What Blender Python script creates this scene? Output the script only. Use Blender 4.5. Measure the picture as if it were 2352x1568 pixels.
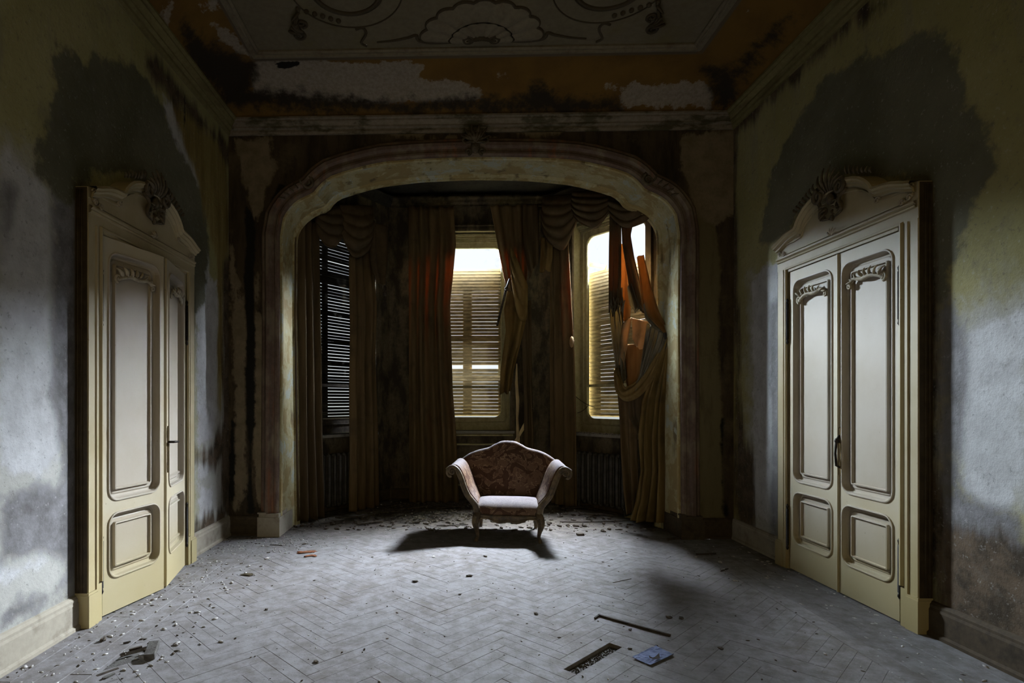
import bpy, bmesh, math, random
import numpy as np
from mathutils import Vector, Matrix, noise as mnoise

sc = bpy.context.scene
for o in list(bpy.data.objects):
    bpy.data.objects.remove(o)
COL = sc.collection
PI = math.pi
rnd = random.Random(7)

# ------------------------------------------------------------------ camera
TH = math.radians(1.6)          # slight turn of the camera to the left
FPX, CX, CY, CAMH = 1300.0, 994.7, 920.0, 1.40
FWD = Vector((-math.sin(TH), math.cos(TH), 0))
RGT = Vector((math.cos(TH), math.sin(TH), 0))
EYE = Vector((0, 0, CAMH))
cam_d = bpy.data.cameras.new('camera')
cam = bpy.data.objects.new('camera', cam_d)
COL.objects.link(cam)
cam.location = EYE
cam.rotation_euler = (PI / 2, 0, TH)
cam_d.sensor_width = 36.0
cam_d.lens = FPX / 2352 * 36.0
cam_d.shift_x = (1176 - CX) / 2352
cam_d.shift_y = (CY - 784) / 2352
cam_d.clip_start = 0.05
sc.camera = cam

# ------------------------------------------------------------------ view, sky and daylight
sc.view_settings.view_transform = 'Standard'
sc.view_settings.look = 'None'
sc.view_settings.gamma = 1
sc.view_settings.use_curve_mapping = False
sc.view_settings.exposure = 0.0
sc.cycles.max_bounces = 8
sc.cycles.diffuse_bounces = 1
sc.cycles.transparent_max_bounces = 12
sc.cycles.sample_clamp_indirect = 4
sc.cycles.use_denoising = True

W = bpy.data.worlds.new('overcast_sky')
sc.world = W
W.use_nodes = True
wn = W.node_tree
wn.nodes.clear()
w_out = wn.nodes.new('ShaderNodeOutputWorld')
w_bg = wn.nodes.new('ShaderNodeBackground')
w_tc = wn.nodes.new('ShaderNodeTexCoord')
w_sep = wn.nodes.new('ShaderNodeSeparateXYZ')
w_ramp = wn.nodes.new('ShaderNodeValToRGB')
w_ramp.color_ramp.elements[0].position = 0.44
w_ramp.color_ramp.elements[0].color = (0.16, 0.18, 0.13, 1)   # dull ground and trees below the horizon
w_ramp.color_ramp.elements[1].position = 0.54
w_ramp.color_ramp.elements[1].color = (0.90, 0.95, 1.0, 1)    # white overcast sky
w_map = wn.nodes.new('ShaderNodeMapRange')
w_map.inputs['From Min'].default_value = -1
wn.links.new(w_tc.outputs['Generated'], w_sep.inputs[0])
wn.links.new(w_sep.outputs['Z'], w_map.inputs['Value'])
wn.links.new(w_map.outputs[0], w_ramp.inputs[0])
wn.links.new(w_ramp.outputs[0], w_bg.inputs[0])
w_bg.inputs[1].default_value = 1.15
wn.links.new(w_bg.outputs[0], w_out.inputs[0])

def area(name, loc, target, sx, sy, power, color, spread=180):
    d = bpy.data.lights.new(name, 'AREA')
    d.shape = 'RECTANGLE'
    d.size, d.size_y = sx, sy
    d.energy = power
    d.color = color
    d.spread = math.radians(spread)
    o = bpy.data.objects.new(name, d)
    COL.objects.link(o)
    o.location = loc
    o.rotation_euler = (Vector(target) - Vector(loc)).to_track_quat('-Z', 'Y').to_euler()
    return o

# bright sky seen through the gap over the shutter of the bay's right window, of its centre window, and an added warm fill lamp behind the camera
L_RIGHT = area('daylight_window_right', (3.15, 8.95, 5.35), (2.05, 7.15, 3.3), 2.1, 2.8, 27000, (0.78, 0.87, 1.0))
L_CENTRE = area('daylight_window_centre', (-1.1, 10.3, 4.5), (0.3, 8.1, 3.42), 1.2, 0.9, 3900, (0.74, 0.86, 1.0))
L_BACK = area('added_rear_fill', (0.2, -3.0, 2.2), (0.2, 3.0, 1.6), 2.2, 2.2, 32, (1.0, 0.80, 0.40))

# ------------------------------------------------------------------ projection of photo pixels on planes of the room
def ray(px, py):
    return FWD + RGT * ((px - CX) / FPX) + Vector((0, 0, -(py - CY) / FPX))
def on_plane(px, py, P, n):
    d = ray(px, py)
    t = (Vector(P) - EYE).dot(n) / d.dot(n)
    return EYE + d * t
def on_x(px, py, X): return on_plane(px, py, (X, 0, 0), Vector((1, 0, 0)))
def on_y(px, py, Y): return on_plane(px, py, (0, Y, 0), Vector((0, 1, 0)))
def on_z(px, py, Z=0.0): return on_plane(px, py, (0, 0, Z), Vector((0, 0, 1)))

# room (metres)
XL, XR, YB, YR = -2.30, 2.90, 5.85, -2.3     # side walls, wall with the arch, wall behind the camera
ZW = 4.19                                    # top of the walls, under the cornice
YA = YB + 0.57                               # inner face of the arch
YC, XC0, XC1, ZBAY = 8.0, -0.84, 1.44, 4.32  # centre wall of the bay
CANT_L = (Vector((-1.98, YA, 0)), Vector((XC0, YC, 0)))
CANT_R = (Vector((XC1, YC, 0)), Vector((2.58, YA, 0)))

# ------------------------------------------------------------------ mesh helpers
class MB:
    def __init__(s):
        s.v, s.f, s.sm = [], [], []
    def add(s, vs, fs, smooth=False):
        b = len(s.v)
        s.v += [tuple(v) for v in vs]
        s.f += [tuple(i + b for i in f) for f in fs]
        s.sm += [smooth] * len(fs)
        return b
    def box(s, lo, hi, M=None):
        x0, y0, z0 = lo; x1, y1, z1 = hi
        vs = [(x0,y0,z0),(x1,y0,z0),(x1,y1,z0),(x0,y1,z0),(x0,y0,z1),(x1,y0,z1),(x1,y1,z1),(x0,y1,z1)]
        if M is not None: vs = [M @ Vector(v) for v in vs]
        s.add(vs, [(0,3,2,1),(4,5,6,7),(0,1,5,4),(1,2,6,5),(2,3,7,6),(3,0,4,7)])
        return s
    def bar(s, a, b, w, h, up=(0,0,1)):
        a, b = Vector(a), Vector(b)
        d = (b - a); L = d.length; d.normalize()
        up = Vector(up)
        x = d.cross(up)
        if x.length < 1e-4: x = d.cross(Vector((1,0,0)))
        x.normalize(); y = x.cross(d)
        M = Matrix((x, d, y)).transposed().to_4x4(); M.translation = a
        return s.box((-w/2, 0, -h/2), (w/2, L, h/2), M)
    def grid(s, rows, smooth=True, close=False):
        nr, nc = len(rows), len(rows[0])
        vs = [p for r in rows for p in r]
        fs = []
        for i in range(nr - 1):
            for j in range(nc - (0 if close else 1)):
                k = (j + 1) % nc
                fs.append((i*nc+j, i*nc+k, (i+1)*nc+k, (i+1)*nc+j))
        s.add(vs, fs, smooth)
        return s
    def tube(s, pts, radii, n=8, flat=1.0, cap=True):
        pts = [Vector(p) for p in pts]
        if not isinstance(radii, (list, tuple)): radii = [radii] * len(pts)
        rows, prev = [], None
        for i, p in enumerate(pts):
            d = (pts[min(i+1, len(pts)-1)] - pts[max(i-1, 0)])
            if d.length < 1e-9: d = Vector((0,0,1))
            d.normalize()
            if prev is None:
                x = d.orthogonal().normalized()
            else:
                x = prev - d * prev.dot(d)
                if x.length < 1e-6: x = d.orthogonal()
                x.normalize()
            prev = x
            y = d.cross(x)
            rows.append([p + (x*math.cos(2*PI*k/n) + y*math.sin(2*PI*k/n)*flat) * radii[i] for k in range(n)])
        b = len(s.v)
        s.grid(rows, True, True)
        if cap:
            s.f.append(tuple(b + k for k in range(n))[::-1]); s.sm.append(False)
            e = b + (len(rows)-1)*n
            s.f.append(tuple(e + k for k in range(n))); s.sm.append(False)
        return s
    def blob(s, c, r, M=None, n=8, m=5):
        c = Vector(c)
        rows = []
        for i in range(m + 1):
            a = PI * i / m
            rr = max(math.sin(a), 1e-3)
            row = []
            for k in range(n):
                q = Vector((r[0]*rr*math.cos(2*PI*k/n), r[1]*rr*math.sin(2*PI*k/n), r[2]*math.cos(a)))
                if M is not None: q = M @ q
                row.append(c + q)
            rows.append(row)
        return s.grid(rows, True, True)
    def sweep(s, path, sec, fn, closed=False, smooth=False):
        """path: 2-D points; sec: (offset to the side, height) points; fn(u, v, w) gives the place in space"""
        n = len(path)
        rows = []
        for i in range(n):
            p = Vector(path[i])
            a = Vector(path[(i-1) % n]) if (closed or i > 0) else None
            b = Vector(path[(i+1) % n]) if (closed or i < n-1) else None
            d0 = (p - a).normalized() if a is not None else None
            d1 = (b - p).normalized() if b is not None else None
            if d0 is None: d0 = d1
            if d1 is None: d1 = d0
            n0 = Vector((-d0.y, d0.x)); n1 = Vector((-d1.y, d1.x))
            m = n0 + n1
            if m.length < 1e-6: m = n0
            m.normalize()
            k = 1.0 / max(0.35, m.dot(n0))
            rows.append([fn(p.x + m.x*o*k, p.y + m.y*o*k, h) for o, h in sec])
        if closed: rows.append(rows[0])
        s.grid(rows, smooth)
        return s
    def build(s, name, mat, parent=None, origin=None, recalc=True):
        me = bpy.data.meshes.new(name)
        me.from_pydata(s.v, [], s.f)
        me.polygons.foreach_set('use_smooth', s.sm)
        if recalc:
            bm = bmesh.new(); bm.from_mesh(me)
            bmesh.ops.recalc_face_normals(bm, faces=bm.faces)
            bm.to_mesh(me); bm.free()
        me.materials.append(mat)
        o = bpy.data.objects.new(name, me)
        COL.objects.link(o)
        root = parent
        while root is not None and root.parent is not None: root = root.parent
        sh = None
        if origin is not None: sh = Vector(origin)
        elif root is not None and not root.get('local'): sh = Vector(root.location)
        if sh is not None and sh.length > 0:
            me.transform(Matrix.Translation(-sh))
            if parent is None: o.location = sh
        if parent is not None: o.parent = parent
        return o

def thing(name, label, cat, loc=(0,0,0), group=None, rz=0.0, local=False, kind=None):
    o = bpy.data.objects.new(name, None)
    COL.objects.link(o)
    o.empty_display_size = 0.1
    o.location = loc
    o.rotation_euler = (0, 0, rz)
    if label: o['label'] = label
    if cat: o['category'] = cat
    if group: o['group'] = group
    if local: o['local'] = 1
    if kind: o['kind'] = kind
    return o
def tag(o, label=None, cat=None, group=None, kind=None):
    if label: o['label'] = label
    if cat: o['category'] = cat
    if group: o['group'] = group
    if kind: o['kind'] = kind
    return o
def struct(o): return tag(o, kind='structure')
def copy_tree(o, parent=None):
    c = o.copy(); COL.objects.link(c); c.parent = parent
    for ch in o.children: copy_tree(ch, c)
    return c
def lerp(a, b, t): return a + (b - a) * t
def resample(pts, ts):
    """points of a polyline at the parameters ts (0..1 along its length)"""
    P = np.array(pts, float)
    d = np.r_[0, np.cumsum(np.linalg.norm(np.diff(P, axis=0), axis=1))]
    d /= d[-1]
    return np.stack([np.interp(ts, d, P[:, k]) for k in range(P.shape[1])], 1)
def smooth_line(pts, n):
    """Catmull-Rom through the points"""
    P = [Vector(p) for p in pts]
    P = [P[0]*2 - P[1]] + P + [P[-1]*2 - P[-2]]
    out = []
    m = len(P) - 3
    for i in range(n):
        t = i / (n - 1) * m
        k = min(int(t), m - 1); f = t - k
        a, b, c, d = P[k:k+4]
        out.append(0.5*((2*b) + (c-a)*f + (2*a-5*b+4*c-d)*f*f + (3*b-a-3*c+d)*f**3))
    return out

def sdf_polys(xy, polys):
    """signed distance (positive inside) of the points to the nearest of the polygons"""
    best = np.full(len(xy), -1e3)
    for poly in polys:
        P = np.array(poly, float)
        d2 = np.full(len(xy), 1e9)
        inside = np.zeros(len(xy), bool)
        for i in range(len(P)):
            a, b = P[i], P[(i+1) % len(P)]
            e = b - a
            w = xy - a
            t = np.clip((w @ e) / max(e @ e, 1e-12), 0, 1)
            q = w - t[:, None] * e
            d2 = np.minimum(d2, (q**2).sum(1))
            c = ((a[1] <= xy[:, 1]) & (b[1] > xy[:, 1])) | ((b[1] <= xy[:, 1]) & (a[1] > xy[:, 1]))
            with np.errstate(divide='ignore', invalid='ignore'):
                xi = a[0] + (xy[:, 1] - a[1]) / (e[1] if abs(e[1]) > 1e-12 else 1e-12) * e[0]
            inside ^= c & (xy[:, 0] < xi)
        d = np.sqrt(d2) * np.where(inside, 1, -1)
        best = np.maximum(best, d)
    return best
def stain(o, name, polys, axes):
    """store a stain's outline on a surface as its distance field"""
    me = o.data
    n = len(me.vertices)
    co = np.empty(n*3); me.vertices.foreach_get('co', co); co = co.reshape(-1, 3)
    v = sdf_polys(co[:, axes], polys) if polys else np.full(n, -10.0)
    at = me.attributes.new(name, 'FLOAT', 'POINT')
    at.data.foreach_set('value', v.astype(np.float32))
# ------------------------------------------------------------------ materials
class NT:
    def __init__(s, name):
        s.m = bpy.data.materials.new(name)
        s.m.use_nodes = True
        s.t = s.m.node_tree
        s.t.nodes.clear()
        s.out = s.t.nodes.new('ShaderNodeOutputMaterial')
    def n(s, typ, **kw):
        x = s.t.nodes.new(typ)
        for k, v in kw.items(): setattr(x, k, v)
        return x
    def put(s, sock, v):
        if isinstance(v, bpy.types.NodeSocket): s.t.links.new(v, sock)
        elif isinstance(v, (tuple, list)) and len(v) == 3 and sock.type == 'RGBA': sock.default_value = (*v, 1)
        else: sock.default_value = v
    def pos(s, scale=(1,1,1), obj=False):
        if obj: p = s.n('ShaderNodeTexCoord').outputs['Object']
        else: p = s.n('ShaderNodeNewGeometry').outputs['Position']
        if scale == (1,1,1): return p
        x = s.n('ShaderNodeVectorMath', operation='MULTIPLY')
        s.put(x.inputs[0], p); x.inputs[1].default_value = scale
        return x.outputs[0]
    def noise(s, v, scale, detail=4, rough=.6, dist=0.0):
        x = s.n('ShaderNodeTexNoise')
        s.put(x.inputs['Vector'], v)
        x.inputs['Scale'].default_value = scale
        x.inputs['Detail'].default_value = detail
        x.inputs['Roughness'].default_value = rough
        x.inputs['Distortion'].default_value = dist
        return x.outputs[0]
    def vor(s, v, scale, feature='F1'):
        x = s.n('ShaderNodeTexVoronoi', feature=feature)
        s.put(x.inputs['Vector'], v)
        x.inputs['Scale'].default_value = scale
        return x.outputs[0]
    def step(s, f, a, b, smooth=True):
        x = s.n('ShaderNodeMapRange', interpolation_type='SMOOTHSTEP' if smooth else 'LINEAR')
        s.put(x.inputs['Value'], f)
        x.inputs['From Min'].default_value = a
        x.inputs['From Max'].default_value = b
        return x.outputs[0]
    def math(s, op, a, b=0.0, c=0.0):
        x = s.n('ShaderNodeMath', operation=op)
        s.put(x.inputs[0], a); s.put(x.inputs[1], b); s.put(x.inputs[2], c)
        return x.outputs[0]
    def mix(s, f, a, b, mode='MIX'):
        x = s.n('ShaderNodeMix', data_type='RGBA', blend_type=mode)
        s.put(x.inputs[0], f); s.put(x.inputs[6], a); s.put(x.inputs[7], b)
        return x.outputs[2]
    def attr(s, name):
        return s.n('ShaderNodeAttribute', attribute_name=name).outputs['Fac']
    def rand(s):
        return s.n('ShaderNodeObjectInfo').outputs['Random']
    def mask(s, name, nz, amp, soft):
        """1 inside the stored outline, its edge broken up by a noise"""
        f = s.math('ADD', s.attr(name), s.math('MULTIPLY', s.math('SUBTRACT', nz, .5), amp))
        return s.step(f, -soft, soft)
    def up(s, lo=.5, hi=.95):
        z = s.n('ShaderNodeSeparateXYZ')
        s.put(z.inputs[0], s.n('ShaderNodeNewGeometry').outputs['Normal'])
        return s.step(z.outputs[2], lo, hi)
    def bsdf(s, col, rough=.85, bump=None, strength=.3, dist=.01, metal=0.0, spec=.3):
        b = s.n('ShaderNodeBsdfPrincipled')
        s.put(b.inputs['Base Color'], col)
        s.put(b.inputs['Roughness'], rough)
        b.inputs['Metallic'].default_value = metal
        b.inputs['Specular IOR Level'].default_value = spec
        if bump is not None:
            x = s.n('ShaderNodeBump')
            x.inputs['Strength'].default_value = strength
            x.inputs['Distance'].default_value = dist
            s.put(x.inputs['Height'], bump)
            s.t.links.new(x.outputs[0], b.inputs['Normal'])
        s.t.links.new(b.outputs[0], s.out.inputs[0])
        s.b = b
        return s.m

def mat_side_wall(name, base, high):
    s = NT(name)
    p = s.pos()
    n1 = s.noise(p, 1.3, 5, .6); n2 = s.noise(p, 7, 6, .65); n3 = s.noise(p, 34, 4, .7)
    st = s.noise(s.pos((1, 1, .16)), 7, 5, .65)           # streaks that run down
    c = s.mix(s.step(n1, .35, .7), base, high)
    c = s.mix(s.math('MULTIPLY', s.step(st, .5, .78), .45), c, (.25, .235, .20))
    m = s.mask('lit_zone', n2, .5, .16)  # plaster painted paler over the part of the wall that daylight reaches
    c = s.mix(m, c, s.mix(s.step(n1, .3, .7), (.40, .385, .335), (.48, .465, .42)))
    m = s.mask('pale', n2, .22, .03)  # bare plaster, and whiter colour over the daylit parts
    c = s.mix(m, c, s.mix(s.step(n2, .3, .7), (.46, .45, .44), (.60, .59, .58)))
    m = s.mask('grey', n2, .20, .05)
    c = s.mix(m, c, s.mix(s.step(n2, .3, .7), (.125, .115, .11), (.25, .24, .24)))
    damp = s.mask('damp', n2, .28, .035)
    c = s.mix(damp, c, s.mix(s.step(n1, .3, .7), (.10, .095, .055), (.17, .16, .105)))
    m = s.mask('ochre', st, .35, .06)
    c = s.mix(m, c, s.mix(s.step(st, .35, .7), (.30, .235, .075), (.19, .125, .035)))
    m = s.mask('brown', st, .42, .07)
    c = s.mix(m, c, s.mix(s.step(n2, .35, .65), (.13, .09, .055), (.05, .035, .02)))
    m = s.mask('black', n2, .10, .02)
    c = s.mix(m, c, (.016, .013, .009))
    sp = s.noise(p, 3.1, 6, .75)
    c = s.mix(s.math('MULTIPLY', s.step(sp, .56, .70), .35), c, (.16, .145, .12))
    c = s.mix(s.math('MULTIPLY', s.step(n3, .40, .30), .25), c, (.60, .58, .54))
    fine = s.math('MULTIPLY', s.step(n3, .58, .70), .45)
    c = s.mix(fine, c, (.12, .11, .095))
    m = s.mask('red', n3, .03, .006)
    c = s.mix(m, c, (.30, .055, .03))
    h = s.math('ADD', s.math('MULTIPLY', n2, .8), s.math('MULTIPLY', n3, .25))
    h = s.math('SUBTRACT', h, s.math('MULTIPLY', damp, .35))
    return s.bsdf(c, .9, h, .6, .02)

def mat_back_wall():
    s = NT('mouldy plaster')
    p = s.pos()
    n1 = s.noise(p, 2.2, 6, .65); n2 = s.noise(p, 8, 6, .68); n3 = s.noise(p, 30, 4, .7)
    st = s.noise(s.pos((1, 1, .2)), 9, 6, .68)
    c = s.mix(s.step(st, .35, .68), (.075, .052, .028), (.028, .020, .012))
    c = s.mix(s.math('MULTIPLY', s.step(n1, .52, .72), .8), c, (.14, .105, .06))
    m = s.mask('pale', s.math('ADD', s.math('MULTIPLY', n2, .5), s.math('MULTIPLY', st, .5)), .42, .025)
    pale = s.mix(s.step(n2, .35, .68), (.26, .205, .13), (.18, .14, .08))
    c = s.mix(m, c, pale)
    m = s.mask('plain', n2, .10, .02)
    c = s.mix(m, c, s.mix(s.step(st, .5, .75), (.17, .138, .068), (.115, .09, .043)))
    m = s.mask('black', n2, .09, .015)
    c = s.mix(m, c, (.010, .009, .007))
    h = s.math('ADD', n2, s.math('MULTIPLY', n3, .3))
    return s.bsdf(c, .88, h, .4, .02)

def mat_plaster(name, c0, c1, dirt, amount=.5, streak=(1,1,1), sc_=6, strength=.35, lo=.5, hi=.7):
    s = NT(name)
    p = s.pos()
    n1 = s.noise(s.pos(streak), sc_, 6, .65); n2 = s.noise(p, 22, 5, .7)
    c = s.mix(s.step(n2, .3, .7), c0, c1)
    c = s.mix(s.math('MULTIPLY', s.step(n1, lo, hi), amount), c, dirt)
    return s.bsdf(c, .85, s.math('ADD', n1, s.math('MULTIPLY', n2, .4)), strength, .012)

def mat_arch():
    s = NT('flaking painted plaster of the arch')
    n1 = s.noise(s.pos((1, 1, 1)), 3.2, 6, .68, .4); n2 = s.noise(s.pos(), 16, 5, .7)
    st = s.noise(s.pos((1, 1, .25)), 6, 5, .6)
    c = s.mix(s.step(n2, .3, .7), (.54, .485, .28), (.45, .39, .20))
    c = s.mix(s.step(n1, .50, .56), c, (.38, .29, .125))
    c = s.mix(s.math('MULTIPLY', s.step(st, .58, .68), .85), c, (.15, .11, .055))
    c = s.mix(s.step(n1, .43, .40), c, (.50, .52, .42))
    return s.bsdf(c, .8, s.math('ADD', n1, s.math('MULTIPLY', n2, .4)), .35, .015)
def mat_archivolt():
    s = NT('reddish marbled moulding')
    n1 = s.noise(s.pos((1, 1, .5)), 5, 6, .65); n2 = s.noise(s.pos(), 20, 4, .7)
    st = s.noise(s.pos((1, 1, .12)), 8, 5, .6)
    c = s.mix(s.step(n2, .3, .7), (.15, .10, .075), (.105, .068, .048))
    c = s.mix(s.step(n1, .46, .62), c, (.20, .155, .105))
    c = s.mix(s.math('MULTIPLY', s.step(st, .55, .70), .6), c, (.27, .10, .042))
    return s.bsdf(c, .75, n2, .3, .01)

def mat_door(name, base, warm):
    s = NT(name)
    p = s.pos()
    n1 = s.noise(p, 2.0, 4, .6); n2 = s.noise(p, 24, 5, .7)
    z = s.n('ShaderNodeSeparateXYZ'); s.put(z.inputs[0], p)
    low = s.step(z.outputs[2], .75, .05)                # yellowed near the floor
    c = s.mix(s.step(n1, .35, .68), base, warm)
    c = s.mix(s.math('MULTIPLY', low, .55), c, (.50, .40, .17))
    chips = s.math('MULTIPLY', s.step(n2, .68, .72), .7)
    c = s.mix(chips, c, (.20, .15, .08))
    return s.bsdf(c, .55, n2, .12, .004, spec=.35)
def mat_simple(name, col, rough=.7, metal=0.0, var=.25, scale=14, strength=.2, stretch=(1,1,1), spec=.3):
    s = NT(name)
    n2 = s.noise(s.pos(stretch), scale, 5, .65)
    c = s.mix(s.step(n2, .3, .7), tuple(x*(1-var) for x in col), tuple(min(1, x*(1+var)) for x in col))
    return s.bsdf(c, rough, n2, strength, .006, metal, spec)

def mat_cloth(name, c0, c1, trans=.25, tcol=(.5,.2,.05), streak=(1,1,.08), rough=.9, dirt=(.05,.04,.025), fringe=0.0):
    s = NT(name)
    n1 = s.noise(s.pos(streak), 10, 5, .6); n2 = s.noise(s.pos(), 26, 4, .7); n3 = s.noise(s.pos(), 3, 4, .6)
    c = s.mix(s.step(n1, .35, .65), c0, c1)
    c = s.mix(s.math('MULTIPLY', s.step(n3, .5, .72), .6), c, dirt)
    s.bsdf(c, rough, s.math('ADD', n1, s.math('MULTIPLY', n2, .4)), .3, .01, spec=.15)
    tr = s.n('ShaderNodeBsdfTranslucent')
    tr.inputs[0].default_value = (*tcol, 1)
    mx = s.n('ShaderNodeMixShader')
    mx.inputs[0].default_value = trans
    s.t.links.new(s.b.outputs[0], mx.inputs[1]); s.t.links.new(tr.outputs[0], mx.inputs[2])
    s.t.links.new(mx.outputs[0], s.out.inputs[0])
    return s.m
def mat_glass():
    s = NT('dusty window glass')
    n1 = s.noise(s.pos(), 5, 5, .6)
    tr = s.n('ShaderNodeBsdfTransparent'); tr.inputs[0].default_value = (.96, .97, .96, 1)
    gl = s.n('ShaderNodeBsdfGlossy'); gl.inputs['Roughness'].default_value = .06
    df = s.n('ShaderNodeBsdfDiffuse'); df.inputs[0].default_value = (.4, .38, .33, 1)
    fr = s.n('ShaderNodeFresnel'); fr.inputs[0].default_value = 1.45
    m1 = s.n('ShaderNodeMixShader'); m2 = s.n('ShaderNodeMixShader')
    s.t.links.new(fr.outputs[0], m1.inputs[0]); s.t.links.new(tr.outputs[0], m1.inputs[1]); s.t.links.new(gl.outputs[0], m1.inputs[2])
    s.put(m2.inputs[0], s.math('MULTIPLY', s.step(n1, .55, .8), .15))
    s.t.links.new(m1.outputs[0], m2.inputs[1]); s.t.links.new(df.outputs[0], m2.inputs[2])
    s.t.links.new(m2.outputs[0], s.out.inputs[0])
    return s.m
def mat_floor():
    s = NT('dusty parquet')
    p = s.pos()
    z = s.n('ShaderNodeSeparateXYZ'); s.put(z.inputs[0], p)
    n1 = s.noise(p, 1.1, 5, .6); n2 = s.noise(p, 9, 6, .7); n3 = s.noise(p, 60, 4, .75)
    gr = s.noise(s.pos((1, 14, 1), True), 6, 5, .6)
    r = s.rand()
    wood = s.mix(s.step(gr, .3, .7), (.10, .075, .055), (.17, .135, .10))
    wood = s.mix(s.math('MULTIPLY', r, .5), wood, (.13, .115, .105))
    dust = s.mix(s.step(n2, .3, .7), (.195, .18, .175), (.29, .275, .275))
    cover = s.step(s.math('ADD', s.math('MULTIPLY', n1, .7), s.math('MULTIPLY', n2, .6)), .42, .72)
    cover = s.math('MULTIPLY_ADD', cover, .6, .35)
    c = s.mix(cover, wood, dust)
    far = s.step(z.outputs[1], 5.3, 6.6)               # browner and darker toward the bay
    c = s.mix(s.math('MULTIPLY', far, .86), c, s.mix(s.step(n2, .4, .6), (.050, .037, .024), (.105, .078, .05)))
    c = s.mix(s.math('MULTIPLY', s.step(n3, .62, .70), .6), c, (.045, .038, .032))
    c = s.mix(s.math('MULTIPLY', s.step(n3, .36, .30), .5), c, (.48, .46, .45))
    rust = s.math('MULTIPLY', s.step(s.noise(p, 1.7, 5, .6), .64, .74), s.step(z.outputs[1], 4.3, 5.4))
    c = s.mix(s.math('MULTIPLY', rust, .6), c, (.17, .085, .04))
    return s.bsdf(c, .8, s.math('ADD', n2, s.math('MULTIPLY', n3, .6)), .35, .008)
def mat_seat():
    s = NT('worn floral upholstery')
    p = s.pos(obj=True)
    w = s.n('ShaderNodeVectorMath', operation='ADD')
    nz = s.n('ShaderNodeTexNoise'); nz.inputs['Scale'].default_value = 9; s.put(nz.inputs['Vector'], p)
    sub = s.n('ShaderNodeVectorMath', operation='SCALE'); sub.inputs['Scale'].default_value = .11
    s.t.links.new(nz.outputs[1], sub.inputs[0])
    s.put(w.inputs[0], p); s.t.links.new(sub.outputs[0], w.inputs[1])
    n1 = s.noise(p, 8, 2.5, .5, 1.6); n2 = s.noise(p, 14, 4, .6, 1.5); n3 = s.noise(p, 70, 3, .7)
    c = s.mix(s.step(n1, .47, .53), (.075, .038, .022), (.135, .080, .046))
    line = s.step(s.math('ABSOLUTE', s.math('SUBTRACT', n1, .5)), .022, .006)
    c = s.mix(s.math('MULTIPLY', line, .75), c, (.27, .185, .11))
    c = s.mix(s.math('MULTIPLY', s.step(n2, .54, .60), .6), c, (.060, .028, .016))
    dust = s.mix(s.step(n3, .3, .7), (.165, .15, .155), (.245, .222, .228))
    d = s.math('MULTIPLY', s.up(.30, .92), s.math('MULTIPLY_ADD', s.noise(p, 7, 5, .65), .5, .6))
    c = s.mix(d, c, dust)
    return s.bsdf(c, .95, s.math('ADD', n3, n2), .25, .006, spec=.1)
def mat_gilt():
    s = NT('worn gilded wood')
    p = s.pos(obj=True)
    n1 = s.noise(p, 12, 5, .65); n2 = s.noise(p, 45, 4, .7)
    c = s.mix(s.step(n1, .4, .62), (.058, .037, .017), (.15, .10, .045))
    c = s.mix(s.step(n2, .6, .68), c, (.035, .022, .012))
    d = s.math('MULTIPLY', s.up(.55, .98), .6)
    c = s.mix(d, c, (.24, .22, .21))
    return s.bsdf(c, .55, n2, .3, .005, spec=.4)
def mat_cove():
    s = NT('peeling ochre paint of the cove')
    p = s.pos()
    n1 = s.noise(p, 2.5, 5, .6); n2 = s.noise(p, 9, 6, .7); n3 = s.noise(p, 30, 4, .7)
    c = s.mix(s.step(n1, .35, .7), (.165, .088, .016), (.115, .058, .012))
    m = s.mask('peel', n2, .20, .012)
    c = s.mix(m, c, s.mix(s.step(n3, .3, .7), (.30, .255, .20), (.22, .18, .13)))
    m = s.mask('dark_patch', n2, .30, .06)
    c = s.mix(m, c, (.022, .015, .009))  # darker patches along the cornice and in the corners
    m = s.mask('hole', n3, .04, .006)
    c = s.mix(m, c, (.004, .004, .003))
    m = s.mask('border', n3, .01, .01)
    c = s.mix(m, c, (.11, .085, .053))
    return s.bsdf(c, .88, s.math('ADD', n2, s.math('MULTIPLY', n3, .3)), .3, .015)

M = {}
M['wall_l'] = mat_side_wall('stained cream plaster', (.34, .31, .13), (.42, .385, .19))
M['wall_r'] = mat_side_wall('stained olive plaster', (.30, .265, .105), (.38, .34, .16))
M['wall_b'] = mat_back_wall()
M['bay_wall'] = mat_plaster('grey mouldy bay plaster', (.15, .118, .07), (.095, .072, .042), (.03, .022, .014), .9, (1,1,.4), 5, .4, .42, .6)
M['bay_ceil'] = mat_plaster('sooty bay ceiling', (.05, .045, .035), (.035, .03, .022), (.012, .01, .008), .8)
M['arch'] = mat_arch()
M['archivolt'] = mat_archivolt()
M['cornice'] = mat_plaster('flaking cornice paint', (.26, .22, .165), (.20, .16, .11), (.07, .06, .03), .95, (.35,.35,1), 7, .35, .48, .60)
M['cornice_side'] = mat_plaster('olive cornice paint', (.21, .18, .075), (.165, .135, .052), (.10, .075, .03), .8, (1,.2,1), 6, .3, .5, .66)
M['cove'] = mat_cove()
M['ceil'] = mat_plaster('faded painted ceiling', (.18, .148, .092), (.15, .122, .074), (.14, .112, .035), .7, (1,1,1), 1.1, .12)
M['relief'] = mat_plaster('painted stucco', (.21, .175, .115), (.17, .14, .09), (.12, .085, .05), .6, (1,1,1), 8)
M['stucco_dark'] = mat_plaster('dark brown stucco line', (.07, .052, .03), (.06, .044, .025), (.06, .045, .025), .6)  # one dark brown for rims, rings and scrolls
M['base'] = mat_plaster('beige baseboard paint', (.42, .37, .29), (.37, .325, .25), (.17, .14, .10), .5, (1,1,1), 7, .2)
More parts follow.
